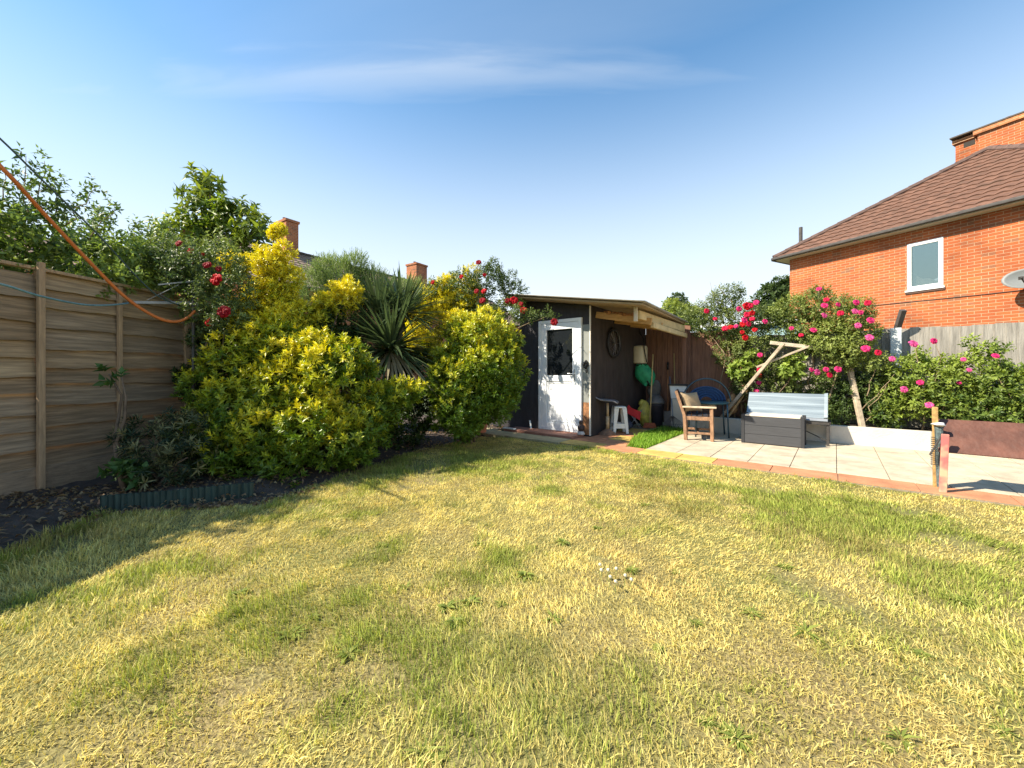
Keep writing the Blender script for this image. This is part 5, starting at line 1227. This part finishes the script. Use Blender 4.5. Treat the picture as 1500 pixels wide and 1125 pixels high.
rb_ = pa([(1200, 422, .045), (1211, 438, .045), (1209, 446, .055), (1209, 461, .05), (1229, 446, .04), (1232, 458, .05), (1256, 442, .05), (1254, 455, .05), (1262, 457, .04), (1272, 443, .05), (1277, 468, .055), (1258, 476, .05), (1193, 482, .055), (1174, 490, .04), (1160, 480, .04), (1275, 493, .06), (1269, 509, .065), (1288, 516, .05), (1190, 541, .04), (1199, 545, .055), (1211, 541, .045), (1217, 549, .05), (1229, 540, .055), (1308, 525, .045)], 2.08)
rosebush('big pink rose trained over the timber arch against the brick house', RB, tuple(U(3.0, 2.4, .26)), 3200, greens((.085, .13, .03), (.29, .34, .08), 11, 5), rb_, PINK[:2] + PINK[:1] + PINK[2:], 64, big=1.2, canes=
         [bent(U(3.1, 2.3, .26), PV(1240, 500, 2.35), .022, 7, .06, 18), bent(U(3.0, 2.4, .26), PV(1190, 480, 2.4), .02, 7, .1, 19), bent(PV(1240, 510, 2.35), PV(1275, 470, 2.3), .012, 5, .04, 20), bent(PV(1205, 470, 2.4), PV(1200, 424, 2.2), .007, 4, .02, 21), bent(PV(1265, 620, 2.2), PV(1300, 560, 2.2), .009, 5, .04, 22), bent(PV(1262, 600, 2.2), PV(1310, 548, 2.2), .008, 5, .03, 23), bent(PV(1270, 580, 2.25), PV(1290, 530, 2.3), .009, 5, .03, 24), bent(PV(1255, 450, 2.35), PV(1272, 443, 2.12), .006, 4, .01, 25)])
RC = [blv(1330, 550, 2.4, .28), blv(1360, 560, 2.35, .3), blv(1395, 570, 2.35, .3), blv(1430, 545, 2.4, .28), blv(1460, 570, 2.35, .32), blv(1490, 580, 2.35, .32), blv(1340, 590, 2.3, .25), blv(1310, 580, 2.4, .25), blv(1390, 600, 2.3, .25), blv(1430, 600, 2.3, .28), blv(1525, 575, 2.35, .35), blv(1440, 520, 2.4, .14), blv(1380, 540, 2.4, .2), blv(1300, 610, 2.3, .18), blv(1345, 525, 2.4, .12), blv(1425, 505, 2.5, .08), blv(1460, 510, 2.5, .08), blv(1570, 575, 2.35, .35), blv(1480, 610, 2.3, .25)]
rc = pa([(1340, 502, .065), (1370, 499, .05), (1412, 526, .035), (1460, 520, .045), (1421, 541, .035), (1349, 559, .05), (1326, 570, .055), (1406, 560, .03)], 2.05) + [(PV(1362, 592, 1.95), .055)]
rosebush('low spreading pink rose with bright leaves in front of the grey fence', RC, tuple(U(4.6, 2.4, .26)), 2800, greens((.075, .13, .025), (.29, .36, .06), 12, 5), rc, PINK[:2], 65,
         [bent(U(4.3, 2.4, .26), PV(1340, 505, 2.2), .012, 6, .05, 26), bent(U(4.5, 2.4, .26), PV(1370, 503, 2.2), .012, 6, .05, 27), bent(U(4.9, 2.4, .26), PV(1440, 520, 2.4), .012, 6, .05, 28), bent(U(5.2, 2.4, .26), PV(1462, 515, 2.3), .012, 6, .05, 29)], ll=.062, lw=.034)
lb = [blv(1200, 590, 2.4, .24), blv(1225, 605, 2.3, .22), blv(1180, 600, 2.4, .2), blv(1240, 580, 2.45, .24), blv(1215, 565, 2.5, .22), blv(1285, 600, 2.4, .22), blv(1160, 605, 2.4, .2), blv(1275, 560, 2.5, .25)]
shrub('low_shrub', 'low tangled green shrub under the timber arch behind the white wall', lb, tuple(U(2.9, 2.5, .26)), 1500, 6, .05, .026, .09, greens((.04, .075, .02), (.15, .21, .05), 13), 66, ns=8, inner=.3)
vb2 = [blv(1103, 525, 2.2, .1), blv(1160, 545, 2.15, .13), blv(1085, 545, 2.2, .16), blv(1165, 530, 2.2, .1)]
shrub('vine', 'bright broad leaved vine growing on the diagonal arch timbers', vb2, tuple(U(2.3, 2.3, .26)), 170, 5, .10, .075, .08, greens((.16, .24, .04), (.34, .42, .09), 14), 67, cat='vine', ns=3)
# arch timbers
ar = thing('rose_arch', PV(1262, 628, 2.15), 'leaning weathered timber arch carrying the pink rose', 'arch')
for (a, b_, w, h) in ((PV(1264, 630, 2.12), PV(1236, 500, 2.5), .07, .06), (PV(1056, 612, 2.14), PV(1148, 503, 2.0), .065, .05), (PV(1108, 538, 2.03), PV(1186, 507, 2.12), .05, .035)):
    mb = MB(); mb.bar(a, b_, w, h); obj('post' if w > .065 else 'brace', mb, m_gw, ar, bevel=.006)
mb = MB(); mb.bar(PV(1128, 502, 2.06), PV(1200, 510, 2.2), .05, .06); mb.bar(PV(1201, 510.1, 2.203), PV(1245, 512, 2.5), .05, .06); obj('cross_beam', mb, M('beam_pale', (.5, .43, .32), .85, 8, .3, .4), ar, bevel=.006)
mb = MB(); mb.bar(PV(1150, 542, 2.6), PV(1190, 508, 2.45), .05, .04); obj('brace', mb, m_gw, ar, bevel=.006)

# left bed: variegated plant, broad leaved plant, lawn edging, pot
vb3 = [bl(230, 655, 3.75, .24), bl(268, 632, 3.85, .22), bl(205, 645, 3.8, .18), bl(275, 670, 3.7, .2), bl(240, 690, 3.65, .18)]
def varieg(p, d, fac, rng): return mixc((.03, .055, .02), (.26, .25, .11), sstep(rng.random(len(p)), .4, .9))
shrub('variegated_shrub', 'small dark shrub with narrow pale edged leaves in the shaded left bed', vb3, tuple(Q(240, 712, 3.75)), 330, 9, .09, .015, .05, varieg, 68, ns=5, spread=(.6, 1.4), up=.5)
hb_ = [bl(160, 548, 3.75, .06), bl(178, 552, 3.72, .07), bl(190, 695, 3.5, .07), bl(172, 690, 3.5, .06), bl(205, 702, 3.5, .06)]
shrub('broad_leaved_plant', 'thin stemmed plant with broad green leaves close to the left fence', hb_, tuple(Q(188, 712, 3.6)), 34, 5, .09, .06, .05, greens((.06, .12, .03), (.1, .19, .04), 15), 69, cat='plant', ns=4)
mb = MB(); e0, e1 = Vector((-3.36, 3.2, 0)), Vector((-2.32, 3.42, 0)); n = 150; vs = []; fs = []
for i in range(n + 1):
    t = i / n; p = e0.lerp(e1, t) + Vector((0, .10 * t * t, 0)); o = .016 * abs(math.sin(t * PI * 24)) - .006 * (math.sin(t * PI * 48) > .3)
    zt = .135 + .012 * abs(math.sin(t * PI * 24)) + .02 * t
    for (dz, th) in ((-.02, 0), (zt, 0), (zt, .012), (-.02, .012)): vs.append(p + Vector((.25 * (o - th), -.97 * (o - th), dz)))
for i in range(n):
    q = i * 4
    for k in range(4): fs.append((q + k, q + 4 + k, q + 4 + (k + 1) % 4, q + (k + 1) % 4))
mb.add(vs, fs); tag(obj('lawn_edging', mb, M('edging_green', (.028, .055, .048), .5, 7, .45, .1, stretch=(6, 6, .5))), 'dark green ribbed plastic edging strip at the foot of the left bed', 'edging')
c = Vector((-.62, 7.15, .06)); mb = MB(); mb.lathe([(.15, 0), (.20, .33), (.215, .34), (.215, .40), (.185, .40), (.17, .34)], c, 26)
tag(obj('terracotta_pot', mb, M('terracotta', (.42, .15, .075), .85, 8, .25, .2), smooth=False), 'terracotta pot half hidden by the dome shaped shrub near the shed', 'pot')

# fallen leaves on the bed
def litter():
    rng = np.random.default_rng(77); n = 2600
    t = rng.random(n); q = t * (len(EDGE) - 1); i = np.minimum(q.astype(int), len(EDGE) - 2); f = q - i; E_ = np.array(EDGE)
    p = E_[i] * (1 - f[:, None]) + E_[i + 1] * f[:, None]; a = rng.random(n) ** 1.6 * 1.3 - .12
    P = np.stack([p[:, 0] - a, p[:, 1] + a * .25, np.where(a > .3, .105, np.where(a > 0, .03 + a * .25, .02))], 1)
    k = P[:, 1] > 1.2; P = P[k]; n = len(P)
    A = nrm(np.stack([rng.normal(size=n), rng.normal(size=n), rng.normal(size=n) * .25], 1)); N = np.tile([0, 0, 1.], (n, 1)) + rng.normal(size=(n, 3)) * .3
    V, fn, idx, m = leaf_geo(P, A, N, rng.uniform(.03, .07, n), rng.uniform(.015, .032, n), .35, .3)
    C = mixc((.20, .11, .06), (.42, .3, .15), rng.random(n))
    tag(raw_mesh('leaf_litter', V, fn, idx, np.repeat(C, m, 0), MAT['leaf'], None), 'dry brown fallen leaves along the edge of the left bed', 'leaves', kind='stuff')
litter()

# weeds in the lawn
def rosette(seed, n, L, wd_):
    rng = np.random.default_rng(seed); az = rng.uniform(0, 6.28, n); el = rng.uniform(.05, .75, n)
    A = np.stack([np.cos(az) * np.cos(el), np.sin(az) * np.cos(el), np.sin(el)], 1); P = A * .006; P[:, 2] += .008
    N = np.stack([-np.cos(az) * np.sin(el), -np.sin(az) * np.sin(el), np.cos(el)], 1)
    V, fn, idx, m = leaf_geo(P, A, N, L * rng.uniform(.6, 1.2, n), wd_ * rng.uniform(.7, 1.2, n), .25, .35)
    C = mixc((.15, .20, .035), (.33, .37, .08), rng.random(n))
    o = raw_mesh('lawn_weed', V, fn, idx, np.repeat(C, m, 0), MAT['leaf'], None); return o
wds = [rosette(1, 22, .075, .020), rosette(2, 16, .055, .026), rosette(3, 30, .085, .013), rosette(4, 60, .05, .02), rosette(5, 12, .09, .016)]
protos = list(wds); spots = [(690, 885), (655, 893), (735, 886), (665, 915), (810, 908), (595, 862), (825, 797), (460, 907), (425, 932), (350, 872), (945, 742), (770, 846), (925, 838), (875, 775), (1060, 1070), (1035, 1060), (1080, 1085), (1300, 1098), (1320, 1085), (620, 1105), (640, 1112), (965, 952), (1020, 915), (1150, 832), (1400, 882), (1470, 1075), (1235, 790), (700, 800), (560, 800), (990, 840), (1350, 960), (1180, 930), (905, 700), (1090, 745), (510, 960), (1100, 900), (1450, 800)]
rw = random.Random(5)
for i, (px, py) in enumerate(spots):
    Y = F * CAMZ / (py - HY); o = protos[i] if i < 5 else protos[rw.randrange(5)].copy()
    if i >= 5: COL.objects.link(o)
    s = rw.uniform(.45, .95) * (.75 if Y < 1.5 else 1.0)
    o.location = ((px - HX) / F * Y, Y, 0); o.scale = (s, s, s * rw.uniform(.6, 1)); o.rotation_euler = (0, 0, rw.uniform(0, 6))
    tag(o, 'dark green leafy weed rosette growing in the dry lawn', 'weed', 'weeds in the lawn')
# clover heads
fl = []
cvp = None
for i, (px, py) in enumerate([(878, 828), (880, 836), (890, 836), (893, 846), (902, 834), (915, 844), (924, 850), (901, 853)]):
    Y = F * (CAMZ - .06) / (py - HY); p = Vector(((px - HX) / F * Y, Y, 0))
    if cvp is None:
        cvp = thing('clover_flower', p, 'white clover flower head standing in the lawn', 'flower', 'white clover flowers in the lawn')
        mb = MB(); mb.tube([p, p + Vector((.004, .003, .055))], .0015, 5); obj('stem', mb, M('clover_stem', (.18, .24, .06), .7, 8, .2, 0), cvp)
        mb = MB(); mb.blob(p + Vector((.004, .003, .063)), (.010, .010, .009), 12, 8, .18, 3); obj('flower_head', mb, M('clover_white', (.62, .58, .42), .8, 60, .25, .4), cvp, smooth=True)
    else:
        cpy = copy_tree(cvp); cpy.location = p

# washing lines and bracket
a0 = Q(283, 444, 4.5); a1 = Q(192, 443, 4.15)
wl = thing('washing_line_post', (a0.x, a0.y, .08), 'grey metal washing line post with a side arm at the end of the left fence', 'post')
m_mtl = M('metal_grey', (.27, .27, .26), .4, 8, .2, .05, metal=.5)
mb = MB(); mb.tube([(a0.x, a0.y, .08), (a0.x, a0.y, 2.12)], .015, 10); obj('pole', mb, M('pole_dark', (.10, .09, .075), .6, 8, .3, .1), wl, smooth=True)
mb = MB(); mb.bar(a0, a1, .02, .03); obj('side_arm', mb, m_mtl, wl, bevel=.003)
mb = MB(); mb.bar(Vector((a0.x, a0.y, a0.z + .25)), Q(232, 417, 4.3), .014, .014); mb.tube([Q(232, 430, 4.3), Q(255, 443, 4.4)], .005, 5); mb.tube([Q(262, 417, 4.42), Q(215, 440, 4.24)], .004, 5); obj('stay', mb, m_mtl, wl)
def line(name, pts, r, mat, label):
    P = [Q(*p) for p in pts]; out = []
    for i in range(len(P) - 1):
        p0, p1, p2, p3 = P[max(i - 1, 0)], P[i], P[i + 1], P[min(i + 2, len(P) - 1)]
        for k in range(8):
            t = k / 8; out.append(.5 * ((2 * p1) + (p2 - p0) * t + (2 * p0 - 5 * p1 + 4 * p2 - p3) * t * t + (3 * p1 - p0 - 3 * p2 + p3) * t ** 3))
    out.append(P[-1]); mb = MB(); mb.tube(out, r, 8); return tag(obj(name, mb, mat, smooth=True), label, 'washing line')
line('washing_line', [(-120, 130, 2.75), (0, 243, 3.0), (60, 308, 3.3), (120, 372, 3.62), (180, 432, 3.95), (222, 461, 4.15), (250, 471, 4.28), (272, 467, 4.38), (286, 455, 4.45)], .0155, M('cord_orange', (.62, .17, .035), .55, 20, .15, .1), 'thick orange washing line sagging from the upper left to the post')
line('washing_line', [(-120, 95, 2.7), (0, 203, 3.0), (60, 262, 3.25), (140, 340, 3.65), (200, 405, 4.0), (232, 434, 4.2), (262, 447, 4.4)], .0075, M('cord_dark', (.05, .085, .08), .6, 20, .2, .1), 'thin dark green washing line above the orange one')
line('washing_line', [(-120, 390, 2.4), (0, 416, 2.8), (60, 434, 3.1), (120, 446, 3.6), (160, 447, 3.9), (188, 444, 4.13)], .0085, M('cord_blue', (.16, .30, .33), .6, 30, .3, .2), 'pale blue rope slung low across the left fence to the bracket')

# trees in the distance
def far_tree(label, blobs, base, n, col, seed, leaf=.3):
    t = thing('distant_tree', base, label, 'tree')
    foliage('crown', t, blobs, n, 6, leaf, leaf * .5, leaf * .8, col, MAT['leaf'], seed, inner=.35, lump=.25)
    stems([bent(base, Vector(blobs[0][0]), .16, 5, .1, seed)], MAT['bark'], t, 'trunk')
far_tree('dark conifer beyond the lean-to roof', [bl(992, 440, 26, .45), bl(990, 452, 26, .7), bl(994, 470, 26, .8)], tuple(Q(992, 560, 26)[:2]) + (0,), 420, greens((.05, .08, .03), (.10, .14, .05), 16), 71, .22)
far_tree('yellow green bush beside the dark conifer beyond the roof', [bl(984, 452, 22, .55), bl(996, 466, 22, .7), bl(1008, 462, 22, .5), bl(1020, 470, 22, .6)], tuple(Q(992, 560, 22)[:2]) + (0,), 520, greens((.2, .27, .05), (.42, .46, .11), 17), 72, .2)
far_tree('dark green tree left of the brick house corner', [bl(1140, 428, 22, .7), bl(1152, 440, 22, .9), bl(1125, 440, 22, .7), bl(1130, 462, 22, 1.0), bl(1160, 425, 22, .6)], tuple(Q(1140, 560, 22)[:2]) + (0,), 620, greens((.035, .065, .02), (.09, .135, .04), 18), 73, .28)
